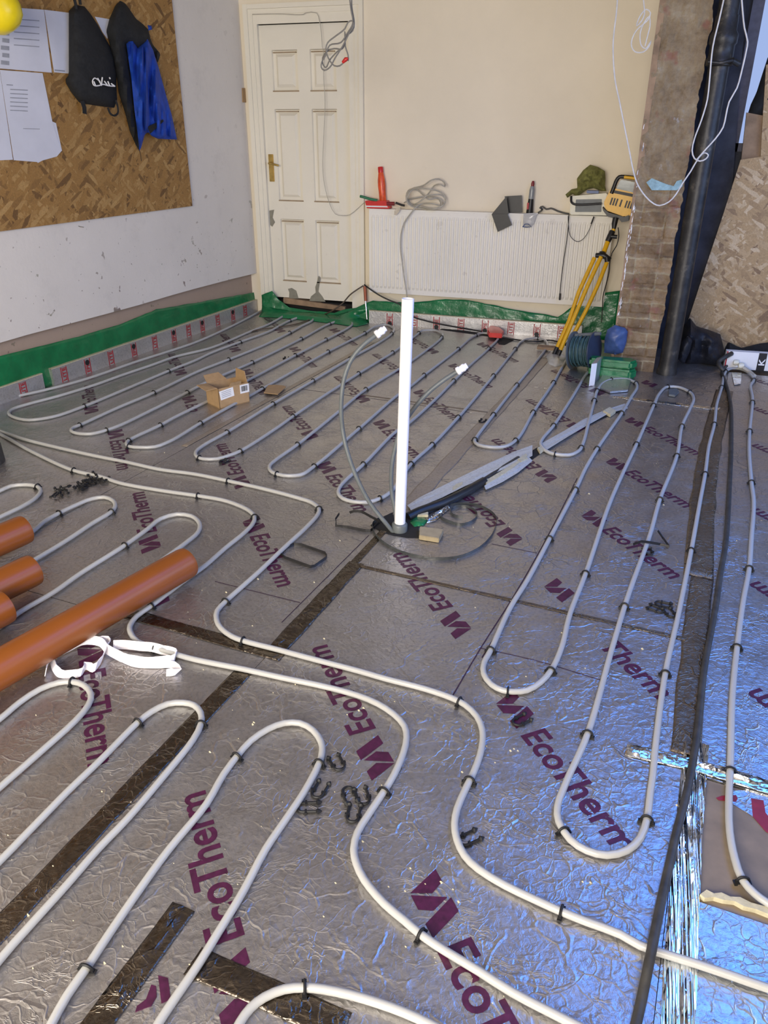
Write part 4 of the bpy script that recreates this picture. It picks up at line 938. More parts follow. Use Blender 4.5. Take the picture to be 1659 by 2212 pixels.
# damp course strip, sauce bottle, bag, radio, glove
q = [PY(u, v, y) for u, v, y in ((1127, 441, 6.06), (1105, 441, 6.055), (1094, 445, 6.02), (1080, 456, 5.99), (1066, 466, 5.98), (1067, 480, 5.98), (1076, 499, 5.98))]
g = MB(); g.prism([PY(u, v, 6.07) for u, v in ((1090, 424), (1127, 422), (1128, 459), (1095, 460))], (0, .003, 0)); g.prism([PY(u, v, 6.0) for u, v in ((1094, 424), (1099, 462), (1066, 470), (1062, 463))], (0, .003, 0)); g.prism([PY(u, v, 5.99) for u, v in ((1062, 463), (1096, 462), (1106, 486), (1075, 501))], (0, .003, 0))
tag(g.build('damp_course_strip', 'black_plastic'), 'folded black damp course strip draped over the radiator top', 'strip')
b = on_rad(1144); sb_ = thing('sauce_bottle', 'small dark bottle with red cap standing on the radiator', 'bottle', b)
MB().lathe([(.024, 0), (.025, .01), (.022, .055), (.019, .10)], b, V((.03, 0, 1)), 16).build('bottle_body', 'black_plastic', sb_, smooth=True)
MB().lathe([(.019, 0), (.019, .06), (.014, .085)], b+V((.003, 0, .10)), V((.03, 0, 1)), 16).build('shoulder', 'bottle_clear', sb_, smooth=True)
MB().lathe([(.011, 0), (.012, .02), (.007, .035)], b+V((.006, 0, .185)), V((.05, 0, 1)), 12).build('cap', 'dark_red', sb_, smooth=True)
MB().box((b.x-.02, b.y-.026, RZ+.03), (b.x-.006, b.y-.022, RZ+.075)).build('label', 'print_red', sb_)
cb = thing('clear_bag', 'small clear plastic bag hanging over the radiator front, blue rim', 'bag', on_rad(1144, 6.0))
pillow([(1131, 461), (1152, 460), (1162, 460), (1157, 470), (1153, 484), (1147, 490), (1130, 490), (1130, 478)], onY(6.0), .012, 6, 12, .4, .1).build('bag_body', 'clear_bag', cb, smooth=True)
MB().tube([PY(u, v, 5.985) for u, v in ((1129, 490), (1134, 484), (1141, 484), (1148, 490), (1138, 491), (1129, 490))], .0028, 6).build('blue_rim', 'blue_polythene', cb, smooth=True)
q = [PY(u, v, 6.05) for u, v in ((1162, 460), (1168, 456), (1172, 452), (1166, 449), (1172, 446), (1180, 452), (1190, 450), (1205, 456), (1222, 461), (1229, 462))]
tag(MB().tube(catmull(q, .02), .006, 7).build('power_lead', 'black_plastic', smooth=True), 'crumpled black lead lying on radiator left of the radio', 'cable')
q = [PY(u, v, 5.99) for u, v in ((1229, 462), (1228, 480), (1224, 520), (1218, 560), (1213, 600), (1210, 630), (1209, 645))]
tag(MB().tube(catmull(q, .05), .003, 6).tube([PY(1210, 634, 5.985), PY(1209, 648, 5.985)], .007, 8).build('hanging_lead', 'black_plastic', smooth=True), 'thin black lead hanging down the radiator with a plug end', 'cable')
q = [PY(u, v, 5.985) for u, v in ((1227, 466), (1228, 490), (1231, 508), (1240, 519), (1250, 522), (1262, 514), (1272, 498), (1278, 484), (1283, 470))]
tag(MB().tube(catmull(q, .03), .0022, 6).tube([PY(1277, 484, 5.985), PY(1283, 468, 5.985)], .0055, 6).build('looped_lead', 'black_plastic', smooth=True), 'thin black lead looping below the radio across the radiator', 'cable')
ra = thing('radio', 'cream box radio with dark grille and black handle on radiator', 'radio', on_rad(1270))
MB().prism([PY(u, v, 6.0) for u, v in ((1232, 424), (1312, 417), (1313, 466), (1231, 464))], (0, .10, 0)).build('case', 'cream_enamel', ra, bevel=.006)
MB().prism([PY(u, v, 5.995) for u, v in ((1244, 431), (1300, 430), (1299, 458), (1242, 458))], (0, .006, 0)).build('grille', 'grey_plastic', ra, bevel=.002)
MB().tube(catmull([PY(u, v, y) for u, v, y in ((1234, 424, 5.99), (1234, 436, 5.97), (1240, 441, 5.965), (1300, 440, 5.965))], .02), .0075, 8).build('handle', 'black_plastic', ra, smooth=True)
def z5(x, y): return (1040+x/4.366, 340+y/4.366)
g = pillow([z5(*p) for p in ((900, 200), (960, 120), (1025, 68), (1100, 90), (1165, 130), (1170, 200), (1165, 270), (1180, 320), (1130, 320), (1060, 290), (1000, 300), (960, 330), (900, 370), (860, 345), (810, 382), (792, 350), (850, 300), (905, 290))], onY(6.02), .055, 7, 30, .8, .09, seed=4)
tag(g.build('work_glove', 'olive_fabric', smooth=True), 'crumpled olive green cloth glove lying on top of the radio', 'glove')
tag(MB().box((PY(1268, 413, 6.02).x, 5.99, PY(1270, 417, 6.02).z), (PY(1294, 413, 6.02).x, 6.04, PY(1270, 411, 6.02).z)).build('blue_pack', 'blue_polythene', bevel=.002), 'small bright blue packet between glove and radio', 'packet')

# ------------------------------------------------------------------ work light on its folded tripod
YH = 5.86
tl = thing('work_light', 'yellow site work light on folded tripod leaning beside the radiator', 'work light', P(1203, 768))
hd = [z5(*p) for p in ((1225, 285), (1600, 372), (1600, 480), (1540, 590), (1390, 545), (1345, 560), (1175, 500), (1150, 430))]
hb_ = MB().prism([PY(u, v, YH) for u, v in hd], (0, .11, 0)).build('lamp_body', 'yellow_paint', tl, bevel=.006)
g = MB()
for x in (1215, 1240, 1265, 1305, 1355, 1380, 1405):
    g.prism([PY(*z5(x+14, 378+(x-1215)*.2), YH-.002), PY(*z5(x+28, 382+(x-1215)*.2), YH-.002), PY(*z5(x+5, 450+(x-1215)*.2), YH-.002), PY(*z5(x-9, 444+(x-1215)*.2), YH-.002)], (0, .004, 0))
g.build('vent_slot', 'print_black', hb_)
MB().prism([PY(*z5(*p), YH+.01) for p in ((1262, 310), (1312, 212), (1350, 215), (1640, 275), (1600, 372), (1420, 355))], (0, .05, 0)).build('lens', 'lamp_glass', tl, bevel=.003)
MB().tube(catmull([PY(*z5(*p), YH-.005) for p in ((1225, 340), (1250, 280), (1275, 215), (1300, 185), (1340, 182), (1480, 200), (1640, 235))], .02), .013, 10).build('handle', 'black_plastic', tl, smooth=True)
MB().tube([PY(*z5(1345, 185), YH-.02), PY(*z5(1640, 222), YH-.02)], .010, 8).build('handle_grip', 'yellow_paint', tl, smooth=True)
MB().prism([PY(*z5(*p), YH-.004) for p in ((1255, 310), (1430, 345), (1600, 380), (1600, 395), (1420, 372), (1240, 335))], (0, .02, 0)).build('lens_bezel', 'print_black', tl)
MB().prism([PY(*z5(*p), YH-.008) for p in ((1140, 470), (1160, 490), (1200, 520), (1345, 562), (1390, 545), (1390, 600), (1320, 612), (1300, 585), (1190, 560), (1145, 500))], (0, .09, 0)).build('yoke', 'black_plastic', tl, bevel=.002)
def z6(x, y): return (1160+x/4.879, 440+y/4.879)
def tp3(x, y, yy): return PY(*z6(x, y), yy)
MB().tube([tp3(830, 150, 5.84), tp3(815, 215, 5.83), tp3(810, 265, 5.82)], [.020, .019, .013], 10).build('swivel_head', 'black_plastic', tl, smooth=True)
MB().tube([tp3(812, 262, 5.82), tp3(795, 295, 5.82)], .013, 10).build('neck', 'yellow_paint', tl, smooth=True)
MB().tube([tp3(795, 290, 5.815), tp3(770, 345, 5.80), tp3(745, 400, 5.79)], [.019, .021, .019], 10).tube([tp3(780, 345, 5.79), tp3(845, 350, 5.79)], .013, 10).build('clamp', 'black_plastic', tl, smooth=True)
MB().tube([tp3(748, 395, 5.79), tp3(705, 510, 5.75)], .0165, 12).build('mast', 'yellow_paint', tl, smooth=True)
g = MB().tube([tp3(620, 545, 5.73), tp3(700, 545, 5.72), tp3(770, 590, 5.73)], [.016, .020, .016], 10).tube([tp3(735, 560, 5.71), tp3(740, 610, 5.71)], .017, 10).tube([tp3(690, 515, 5.745), tp3(675, 560, 5.73)], .022, 10)
g.build('leg_collar', 'black_plastic', tl, smooth=True)
for pts in ([(605, 570, 5.72), (440, 930, 5.62), (335, 1240, 5.54), (205, 1530, 5.46)], [(675, 560, 5.70), (540, 850, 5.62), (400, 1180, 5.52), (240, 1560, 5.43)], [(735, 620, 5.72), (640, 860, 5.64), (520, 1120, 5.57), (410, 1330, 5.52), (340, 1450, 5.50)]):
    lg = MB().tube([tp3(*p) for p in pts], .0142, 10).build('leg', 'yellow_paint', tl, smooth=True)
    e = tp3(*pts[-1]); d_ = (e-tp3(*pts[-2])).normalized()
    f = MB().tube([e-d_*.012, e+d_*.04], .015, 10); f.build('rubber_foot', 'black_plastic', lg, smooth=True)
q = [tp3(*p) for p in ((855, 250, 5.9), (862, 340, 5.9), (840, 440, 5.9), (790, 520, 5.88), (770, 600, 5.88), (760, 720, 5.9), (725, 860, 5.93), (695, 980, 5.96), (690, 1100, 5.96), (680, 1250, 5.95))]
tag(MB().tube(catmull(q, .04), .0035, 6).build('lamp_lead', 'black_plastic', smooth=True), 'black lead trailing down the wall behind the yellow work light', 'cable')

# ------------------------------------------------------------------ right back corner clutter
rl = thing('cable_reel', 'dusty reel wound with teal cord at the foot of the tripod', 'reel', P(1258, 800))
rc = P(1256, 798, .0)+Z*.125; axr = V((.95, -.3, .12)).normalized()
MB().lathe([(.125, -.075), (.125, -.068), (.03, -.066)], rc, axr, 26).build('flange', 'grey_plastic', rl, smooth=True)
MB().lathe([(.03, .066), (.125, .068), (.125, .075)], rc, axr, 26).build('flange', 'dark_blue_plastic', rl, smooth=True)
g = MB(); q = []
for i in range(14*16): t = i/16; a = 2*PI*t; o_ = axr.orthogonal().normalized(); b_ = axr.cross(o_); rr_ = .092+.010*math.sin(t*2.3); q.append(rc+axr*(-.060+.120*(t/14))+(o_*math.cos(a)+b_*math.sin(a))*rr_)
g.tube(q, .0052, 6); g.lathe([(.085, -.064), (.085, .064)], rc, axr, 20); g.build('wound_cord', 'teal_cord', rl, smooth=True)
MB().tube([rc-axr*.07-V((0, 0, -.1)), rc+axr*.10+Z*.115], .012, 8).build('top_bar', 'grey_plastic', rl, smooth=True)
g = pillow([(1180+0, 768), (1188, 758), (1205, 760), (1222, 770), (1222, 786), (1200, 792), (1184, 786)], onF(.0), .03, 9, 14, .6, .08, seed=2)
tag(g.build('film_scrap', 'clear_bag', smooth=True), 'crumpled clear film scrap by the tripod foot', 'plastic sheet')
tag(MB().box((P(1163, 757).x-.01, P(1163, 757).y-.02, .012), (P(1197, 754).x+.02, P(1163, 757).y+.05, .032)).build('batten', 'timber', bevel=.002), 'short pale batten lying by the tripod foot', 'timber')
g = pillow([(1305, 762), (1306, 732), (1312, 712), (1328, 702), (1350, 708), (1356, 716), (1353, 740), (1345, 762), (1330, 766)], onY(5.20), .05, 12, 20, .3, .05, seed=6)
tag(g.build('folded_polythene', 'blue_polythene', smooth=True), 'folded blue polythene sheet stood against the brick nib', 'plastic sheet')
a_, b_, c_, d_ = P(1295, 806), P(1366, 806), P(1372, 788), P(1282, 780)
g = MB(); hb = .085; low = [V((-.22, 5.03, 0)), V((.03, 5.01, 0)), V((.07, 5.07, 0)), V((.03, 5.13, 0)), V((-.24, 5.12, 0))]
def jit(p, s): return p+V((noise.noise(p*9+V((s, 0, 0))), noise.noise(p*9+V((0, s, 0))), 0))*.02
g.prism([jit(p, 1) for p in low], Z*.06); o = g.build('folded_membrane', 'green_polythene', bevel=.012, smooth=True)
g = MB().prism([jit(p, 3)+Z*.062 for p in low], Z*.05); g.build('upper_fold', 'green_polythene', o, bevel=.012, smooth=True)
tag(o, 'folded block of green polythene membrane in front of the brick nib', 'plastic sheet')
# upright white edged board offcut with its green reflection, flat foil offcut in front
oc = thing('board_offcut', 'foil board offcut standing on edge, white cut face forward', 'insulation offcut', P(1275, 832))
q0, q1 = P(1277, 836), P(1300, 818); dirn = V((.16, .13, 0))
MB().prism([P(1272, 834), P(1283, 832), P(1283, 832)+V((.02, .16, 0)), P(1272, 834)+V((.02, .16, 0))], Z*.14).build('offcut_board', 'strip_foil', oc)
MB().prism([P(1272, 834)-V((0, .002, 0)), P(1284, 832)-V((0, .002, 0)), P(1284, 832)+Z*.14-V((0, .002, 0)), P(1272, 834)+Z*.14-V((0, .002, 0))], V((0, .003, 0))).build('cut_face', 'label_paper', oc)
q = [P(u, v, .004) for u, v in ((1306, 804), (1368, 806), (1356, 846), (1318, 850), (1287, 838))]
tag(MB().prism(q, Z*.012).build('foil_offcut', 'scuffed_foil', bevel=.002), 'flat foil board offcut inside the loop before the green block', 'insulation offcut')
# bracket in the second loop
q = [P(u, v, .003) for u, v in ((1443, 845), (1462, 842), (1467, 850), (1458, 858), (1444, 856))]
g = MB().prism(q, Z*.012); o = g.build('pipe_bracket', 'grey_plastic', bevel=.003); tag(o, 'small pale metal bracket lying inside the loop near the soil pipe', 'bracket')
tag(MB().prism([P(u, v, -.004) for u, v in ((1510, 1940), (1524, 1930), (1540, 1938), (1556, 1936), (1575, 1945), (1596, 1946), (1620, 1958), (1650, 1966), (1700, 1988), (1760, 2012), (1760, 2018), (1700, 1997), (1660, 1984), (1630, 1972), (1604, 1966), (1585, 1955), (1560, 1952), (1540, 1946), (1520, 1948))], Z*.012).build('torn_edge', 'pur_foam'), 'torn cream foam edge in front of the brown peeled board', 'foam edge')
# black cable along the right hand seam, from the clutter to the camera
q = [(1596, 776), (1585, 785), (1568, 792), (1560, 800), (1567, 825), (1574, 850), (1579, 880), (1580, 930), (1579, 990), (1576, 1050), (1573, 1110), (1567, 1180), (1556, 1240), (1548, 1300), (1535, 1370), (1522, 1440), (1515, 1500), (1507, 1580), (1496, 1650), (1482, 1720), (1461, 1800), (1448, 1860), (1430, 1940), (1414, 2020), (1402, 2080), (1388, 2150), (1374, 2212), (1345, 2330), (1300, 2500), (1240, 2750)]
qq = [P(u, v, .012 if not 2010 < v < 2085 else .036) for u, v in q]; qq[0].z = .07; qq[1].z = .05
tag(MB().tube(catmull(qq, .04), .0095, 10).build('armoured_cable', 'dirty_rubber', smooth=True), 'thick dirty black cable running down the right side to the camera', 'cable')
q = [P(1563, 800, .02), P(1556, 792, .04), P(1552, 782, .06), P(1565, 772, .09), P(1580, 764, .10)]
tag(MB().tube(catmull(q, .03), .016, 8).build('rubber_cable', 'dirty_rubber', smooth=True), 'grey dusty cable end bending up beside the white label strip', 'cable')
q = [P(1597, 783, .055), P(1606, 787, .05), P(1615, 797, .03), P(1626, 806, .012)]
cn = thing('cable_gland', 'cream round connectors on a cable by the white label strip', 'connector', P(1604, 790))
MB().lathe([(.0, -.02), (.016, -.016), (.020, 0), (.016, .016), (0, .02)], P(1590, 783, .05), V((1, 0, 0)), 14).build('connector_ball', 'cream_enamel', cn, smooth=True)
MB().lathe([(.0, -.022), (.017, -.016), (.022, 0), (.017, .016), (0, .022)], P(1601, 790, .04), V((1, 0, 0)), 14).build('connector_ball', 'cream_enamel', cn, smooth=True)
MB().tube(catmull([P(1606, 794, .035), P(1618, 802, .02), P(1630, 812, .012)], .02), .012, 8).build('cable_tail', 'cream_cable', cn, smooth=True)
q = [P(u, v, .003) for u, v in ((1580, 805), (1602, 806), (1600, 830), (1586, 832))]
tag(MB().prism(q, Z*.003).build('foil_scrap', 'bright_foil'), 'small bright foil scrap inside the loop at far right', 'foil flap')

# ------------------------------------------------------------------ power lead along the back wall
q = [PY(785, 617, 6.0)]+[PY(u, v, 5.95) for u, v in ((765, 630), (755, 638), (740, 655), (720, 670))]+[P(u, v, .008) for u, v in ((690, 683), (665, 692), (640, 700), (600, 707), (560, 712), (530, 720))]
tag(MB().tube(catmull(q, .03), .0055, 8).build('brown_flex', 'brown_cable', smooth=True), 'brown flex from the radiator corner trailing left below the door', 'cable')
q = [PY(787, 615, 6.0)]+[PY(u, v, 5.98) for u, v in ((800, 625), (820, 638), (840, 648), (868, 660), (890, 683))]+[PY(920, 693, 5.97), PY(960, 702, 5.96), PY(1000, 709, 5.94), PY(1040, 716, 5.9)]
tag(MB().tube(catmull(q, .03), .006, 8).build('black_flex', 'black_plastic', smooth=True), 'black flex drooping from the radiator corner to the red connector', 'cable')
sk = thing('trailing_socket', 'red cable connector lying by the strip below the radiator', 'connector', P(1070, 727))
MB().prism([P(u, v, .02) for u, v in ((1052, 722), (1058, 712), (1078, 716), (1088, 724), (1084, 731), (1056, 729))], Z*.035).build('connector_body', 'red_plastic', sk, bevel=.005)
q = [P(1086, 728, .02), P(1110, 733, .008), P(1140, 737, .008), P(1162, 738, .008), P(1185, 735, .008), P(1205, 738, .008)]
MB().tube(catmull(q, .03), .006, 8).build('connector_lead', 'black_plastic', sk, smooth=True)
strip_px('cut_slot', [(960, 708), (1060, 722), (1110, 735), (1090, 745), (1078, 744), (1066, 728), (950, 712)], 'dark_void', 'dark gap between the board edge and the back strip', 'gap', z=.001, h=.0006)

# ------------------------------------------------------------------ hanging cables
q = [(752, -30), (758, 20), (762, 50), (750, 72), (736, 92), (712, 98), (703, 120), (695, 135), (694, 145), (700, 152), (712, 146), (724, 125), (740, 100), (755, 70), (764, 55), (762, 45), (752, 48), (745, 62), (725, 78), (708, 92), (704, 105), (709, 125), (722, 142), (734, 142), (742, 135)]
q2 = [(760, -30), (760, 15), (765, 50), (762, 66), (748, 78), (742, 100), (728, 112), (712, 130), (704, 146), (698, 140), (697, 125), (705, 112), (722, 105), (738, 106), (744, 98), (745, 68), (746, 100), (752, 120), (752, 132)]
hc = thing('hanging_cable', 'grey cables looped and hanging from above in front of the door', 'cable', PY(730, 90, 4.9))
MB().tube(catmull([PY(u, v, 4.9) for u, v in q], .02), .0042, 7).tube(catmull([PY(u, v, 4.92) for u, v in q2], .02), .0042, 7).build('cable_loop', 'grey_cable', hc, smooth=True)
MB().tube([PY(740, 135, 4.9), PY(747, 128, 4.9), PY(752, 126, 4.9)], [.008, .012, .006], 8).build('red_tape_end', 'red_plastic', hc, smooth=True)
q = [(1386, -30), (1391, 12), (1392, 30), (1386, 45), (1375, 56), (1382, 35), (1396, 20), (1405, 28), (1400, 42), (1392, 50), (1375, 65), (1365, 85), (1364, 100), (1372, 112), (1390, 112), (1402, 100), (1406, 88), (1395, 105), (1385, 98), (1383, 70), (1392, 48), (1402, 35), (1404, 55), (1400, 72), (1393, 100)]
tag(MB().tube(catmull([PY(u, v, 5.1) for u, v in q], .02), .0035, 6).build('hanging_cable', 'white_cable', smooth=True), 'small knot of white cable hanging on cream wall near the brick nib', 'cable')
q = [(1335, -40), (1332, 20), (1325, 80), (1324, 110), (1328, 170), (1338, 220), (1350, 280), (1360, 330), (1368, 370), (1378, 400), (1395, 425), (1412, 440), (1425, 444), (1445, 436), (1460, 420), (1475, 395), (1492, 370), (1510, 340), (1522, 330), (1530, 335), (1525, 343), (1512, 348), (1500, 342), (1495, 325), (1500, 300), (1515, 260), (1528, 215), (1532, 180), (1540, 100), (1553, 45), (1572, -40)]
tag(MB().tube(catmull([PY(u, v, 5.08) for u, v in q], .04), .0042, 7).build('hanging_cable', 'white_cable', smooth=True), 'long white cable drooping in a deep curve across the brick nib', 'cable')
q = [(1505, 345), (1525, 322), (1545, 300), (1562, 275), (1568, 250), (1575, 220), (1592, 190), (1603, 150), (1612, 110), (1615, 90), (1608, 60), (1600, -30)]
tag(MB().tube(catmull([PY(u, v, 5.06) for u, v in q], .04), .0042, 7).build('hanging_cable', 'white_cable', smooth=True), 'white cable hanging down the right side of the soil pipe', 'cable')

# ------------------------------------------------------------------ left wall: notice board, papers, clothes
c1 = LW+.055+.002
q = [PL(u, v, c1+.018) for u, v in ((416, 445), (0, 500))]; zb = (q[0].z+q[1].z)/2; tr_ = PL(383, 0, c1+.018); 
fr = B*q[0].dot(B)+A*(c1); bk = B*(q[1].dot(B)-1.7)+A*c1
g = MB().prism([V((bk.x, bk.y, zb)), V((fr.x, fr.y, zb)), V((fr.x, fr.y, 2.38)), V((bk.x, bk.y, 2.38))], A*.018)
tag(g.build('notice_board', 'osb_gold', bevel=.001), 'large strand board screwed to the left wall holding papers and coats', 'board')
cw = c1+.019
def paper(label, px, lines=(), k=0, curl=.0):
    o = MB().prism([PL(u, v, cw+.001+k*.002+(curl if i >= len(px)-1 else 0)) for i, (u, v) in enumerate(px)], -A*.001).build('paper_drawing', 'drawing_paper'); tag(o, label, 'paper', 'drawings pinned to the board')
    if lines:
        g = MB()
        for (u0, v0, u1, v1, t) in lines: g.prism([PL(u0, v0, cw+.0022+k*.002), PL(u1, v1, cw+.0022+k*.002), PL(u1, v1+t, cw+.0022+k*.002), PL(u0, v0+t, cw+.0022+k*.002)], A*.0003)
        g.build('printed_lines', 'print_grey', o)
    for (u, v) in (px[0], px[1]): pass
    return o
paper('large white drawing upper left on the board, beside the rucksack', [(-60, 10), (95, 21), (112, 157), (-60, 143)], [(2+(i % 2)*3, 66+i*16, 20, 68+i*16, 9) for i in range(5)]+[(30, 40+i*14, 85, 44+i*14, 2) for i in range(5)])
paper('narrow white drawing half hidden behind the black rucksack', [(96, 21), (152, 28), (150, 159), (117, 156)], [(118, 150, 140, 152, 3)])
paper('white sheet corner showing between rucksack and jacket', [(205, 36), (240, 42), (232, 84), (222, 70)], k=0)
paper('white lower drawing with printed lines, rightmost of the bottom row', [(0, 151), (92, 158), (113, 262), (133, 326), (123, 338), (80, 350), (30, 346)], [(22, 192+i*9, 60, 194+i*9, 2) for i in range(6)]+[(14, 182, 28, 183, 2), (50, 277, 86, 278, 1.5)], k=1)
paper('white lower drawing cut off by the left edge', [(-80, 146), (0, 156), (28, 345), (-80, 350)], k=0)
paper('loose white scrap behind the bottom right drawing corner', [(112, 262), (121, 266), (134, 326), (118, 330)], k=0)
paper('small torn white scrap under the bottom drawing', [(76, 344), (108, 338), (82, 352)], k=0)
rk = thing('rucksack', 'black rucksack hanging on the board beside the papers', 'bag', PL(200, 130, cw))
def z1(x, y): return (x/2.9625, y/2.9625)
ps = [(440, 70), (480, 30), (540, 40), (580, 90), (620, 150), (660, 220), (700, 290), (730, 360), (745, 450), (745, 560), (750, 640), (730, 690), (640, 680), (545, 665), (510, 660), (455, 590), (420, 530), (420, 505), (440, 480), (440, 300)]
pillow([z1(*p) for p in ps], onL(cw+.004), .10, 14, 30, .25, .03, seed=2).build('bag_body', 'black_fabric', rk, smooth=True)
MB().tube(catmull([PL(*z1(*p), cw+.05) for p in ((490, 60), (480, 10), (470, -30), (500, -40), (515, 30))], .02), .008, 6).build('strap', 'black_fabric', rk, smooth=True)
MB().ribbon([PL(*z1(*p), cw+.04) for p in ((515, 650), (528, 690), (530, 725))], .03, .004, up=B).build('strap', 'black_fabric', rk)
MB().tube(catmull([PL(*z1(*p), cw+.05) for p in ((690, 690), (705, 725), (730, 740), (755, 720), (750, 670), (740, 640))], .01), .006, 6).build('strap', 'black_fabric', rk, smooth=True)
g = MB(); rr = random.Random(2)
ln_ = [((600, 520), (610, 545)), ((625, 500), (650, 545)), ((655, 495), (648, 548)), ((668, 520), (690, 548)), ((690, 520), (702, 550)), ((712, 535), (735, 552)), ((700, 495), (705, 505))]
g.tube(catmull([PL(*z1(*p), cw+.118) for p in ((640, 520), (605, 500), (592, 520), (600, 545), (630, 548), (660, 540), (690, 548), (735, 552))], .01), .0035, 5)
for a, b in ln_: g.tube([PL(*z1(*a), cw+.118), PL(*z1(*b), cw+.118)], .004, 5)
g.build('white_logo', 'label_paper', rk)
jk = thing('jacket', 'black and blue work jacket hanging on the board', 'jacket', PL(310, 160, cw))
ps = [(740, 30), (770, 5), (800, 20), (830, 60), (870, 120), (910, 150), (950, 190), (960, 240), (980, 290), (1028, 345), (1010, 400), (990, 350), (960, 300), (880, 330), (820, 290), (850, 500), (870, 700), (890, 900), (893, 968), (870, 930), (830, 840), (800, 720), (760, 600), (740, 450), (700, 280), (680, 200), (700, 120)]
pillow([z1(*p) for p in ps], onL(cw+.004), .085, 10, 40, .35, .04, seed=9).build('black_shell', 'black_fabric', jk, smooth=True)
ps = [(808, 280), (850, 240), (880, 310), (945, 250), (980, 320), (1020, 450), (1060, 600), (1100, 740), (1133, 893), (1010, 888), (970, 870), (945, 840), (925, 865), (905, 940), (893, 965), (880, 850), (860, 700), (840, 500)]
pillow([z1(*p) for p in ps], onL(cw+.05), .06, 9, 60, 1.3, .075, (1.2, .10), seed=3).build('blue_lining', 'blue_fabric', jk, smooth=True)
pillow([z1(*p) for p in ((945, 160), (970, 165), (974, 190), (950, 195))], onL(cw+.05), .02, 4, 8).build('blue_collar', 'blue_fabric', jk, smooth=True)
MB().prism([PL(*z1(*p), cw+.105) for p in ((945, 810), (1040, 765), (1045, 775), (960, 855))], A*.004).build('black_hem', 'black_fabric', jk)
MB().tube([PL(*z1(*p), cw+.06) for p in ((893, 965), (900, 990), (905, 1030))], .0018, 5).build('drawcord', 'black_fabric', jk)
hh = thing('hard_hat', 'yellow hard hat hanging at the top left corner', 'hard hat', PL(0, 30, cw+.1))
hc_ = PL(-12, 10, cw+.16)
g = MB(); 
g.lathe([(.001, .125), (.05, .118), (.085, .095), (.105, .055), (.112, .0), (.114, -.02)], hc_, V((.45, .25, -.85)), 26); g.build('shell', 'yellow_shell', hh, smooth=True)
pillow([(-40, 42), (-10, 46), (16, 50), (24, 56), (12, 68), (2, 71), (-40, 66)], onL(cw+.14), .03, 6, 12).build('brim', 'yellow_shell', hh, smooth=True)
# socket box with rust plate, nail
sw = thing('socket_box', 'rusty brown metal switch box on the left wall by the door', 'switch', PL(531, 206, LW+.055))
MB().prism([PL(u, v, LW+.0553) for u, v in ((522, 190), (538, 191), (540, 222), (523, 221))], A*.008).build('plate', 'cardboard', sw, bevel=.001)
MB().prism([PL(u, v, LW+.042) for u, v in ((526, 197), (535, 198), (536, 214), (527, 214))], A*.001).build('inner_box', 'brown_cable', sw)
MB().prism([PL(u, v, LW+.0425) for u, v in ((529, 202), (534, 202), (534, 211), (529, 211))], A*.003).build('switch_rocker', 'print_black', sw)
tag(MB().tube([PL(169, 488, LW+.055), PL(174, 490, LW+.06), PL(181, 491, LW+.075)], .002, 6).build('bent_nail', 'chrome'), 'bent nail sticking out of the wall below the notice board', 'nail')

# ------------------------------------------------------------------ cardboard box and scrap
def z2(x, y): return (380+x/3.95, 600+y/3.95)
bx = thing('cardboard_box', 'small open brown cardboard box with two white labels on floor', 'box', P(472, 884))
f0, f1 = P(*z2(375, 1122)), P(*z2(630, 1060)); bk0 = P(*z2(300, 1080), .0)
fd = (f1-f0); fd.z = 0; wB = fd.length; fd.normalize(); sd = V((-fd.y, fd.x, 0)); 
if sd.y < 0: sd = -sd
dB, hB, tB = .14, .118, .004
o0 = f0
def bxp(x, y, z): return o0+fd*x+sd*y+Z*z
def wall_(pts, nrm): return MB().prism([bxp(*p) for p in pts], nrm*tB)
g = MB(); g.prism([bxp(*p) for p in ((0, 0, .001), (wB, 0, .001), (wB, dB, .001), (0, dB, .001))], Z*tB)
g.prism([bxp(*p) for p in ((0, 0, 0), (wB, 0, 0), (wB, 0, hB), (0, 0, hB))], sd*tB).prism([bxp(*p) for p in ((0, dB, 0), (wB, dB, 0), (wB, dB, hB), (0, dB, hB))], -sd*tB)
g.prism([bxp(*p) for p in ((0, 0, 0), (0, dB, 0), (0, dB, hB), (0, 0, hB))], fd*tB).prism([bxp(*p) for p in ((wB, 0, 0), (wB, dB, 0), (wB, dB, hB), (wB, 0, hB))], -fd*tB)
g.build('box_body', 'cardboard', bx)
MB().prism([bxp(0, .01, hB), bxp(0, dB-.01, hB), bxp(-.065, dB-.02, hB+.005), bxp(-.065, .02, hB-.004)], Z*tB).build('flap', 'cardboard', bx)
MB().prism([bxp(wB, .01, hB), bxp(wB, dB-.01, hB), bxp(wB+.0, dB-.02, hB+.06), bxp(wB+.0, .03, hB+.06)], -fd*tB).build('flap', 'cardboard', bx)
MB().prism([bxp(.01, dB, hB), bxp(wB-.06, dB, hB), bxp(wB-.08, dB+.05, hB+.03), bxp(.02, dB+.05, hB+.03)], Z*tB).build('flap', 'cardboard', bx)
MB().prism([bxp(.075, -.001, hB), bxp(.15, -.001, hB), bxp(.145, -.012, hB+.022), bxp(.08, -.012, hB+.022)], sd*tB).build('flap', 'cardboard', bx)
la_ = MB().prism([bxp(.012, -.001, .050), bxp(.100, -.001, .060), bxp(.095, -.001, .112), bxp(.004, -.001, .102)], -sd*.001).build('label', 'label_paper', bx)
g = MB()
for i in range(4): g.prism([bxp(.018, -.0025, .062+i*.010), bxp(.080, -.0025, .069+i*.010), bxp(.080, -.0025, .072+i*.010), bxp(.018, -.0025, .065+i*.010)], -sd*.0003)
g.build('printed_text', 'print_grey', la_)
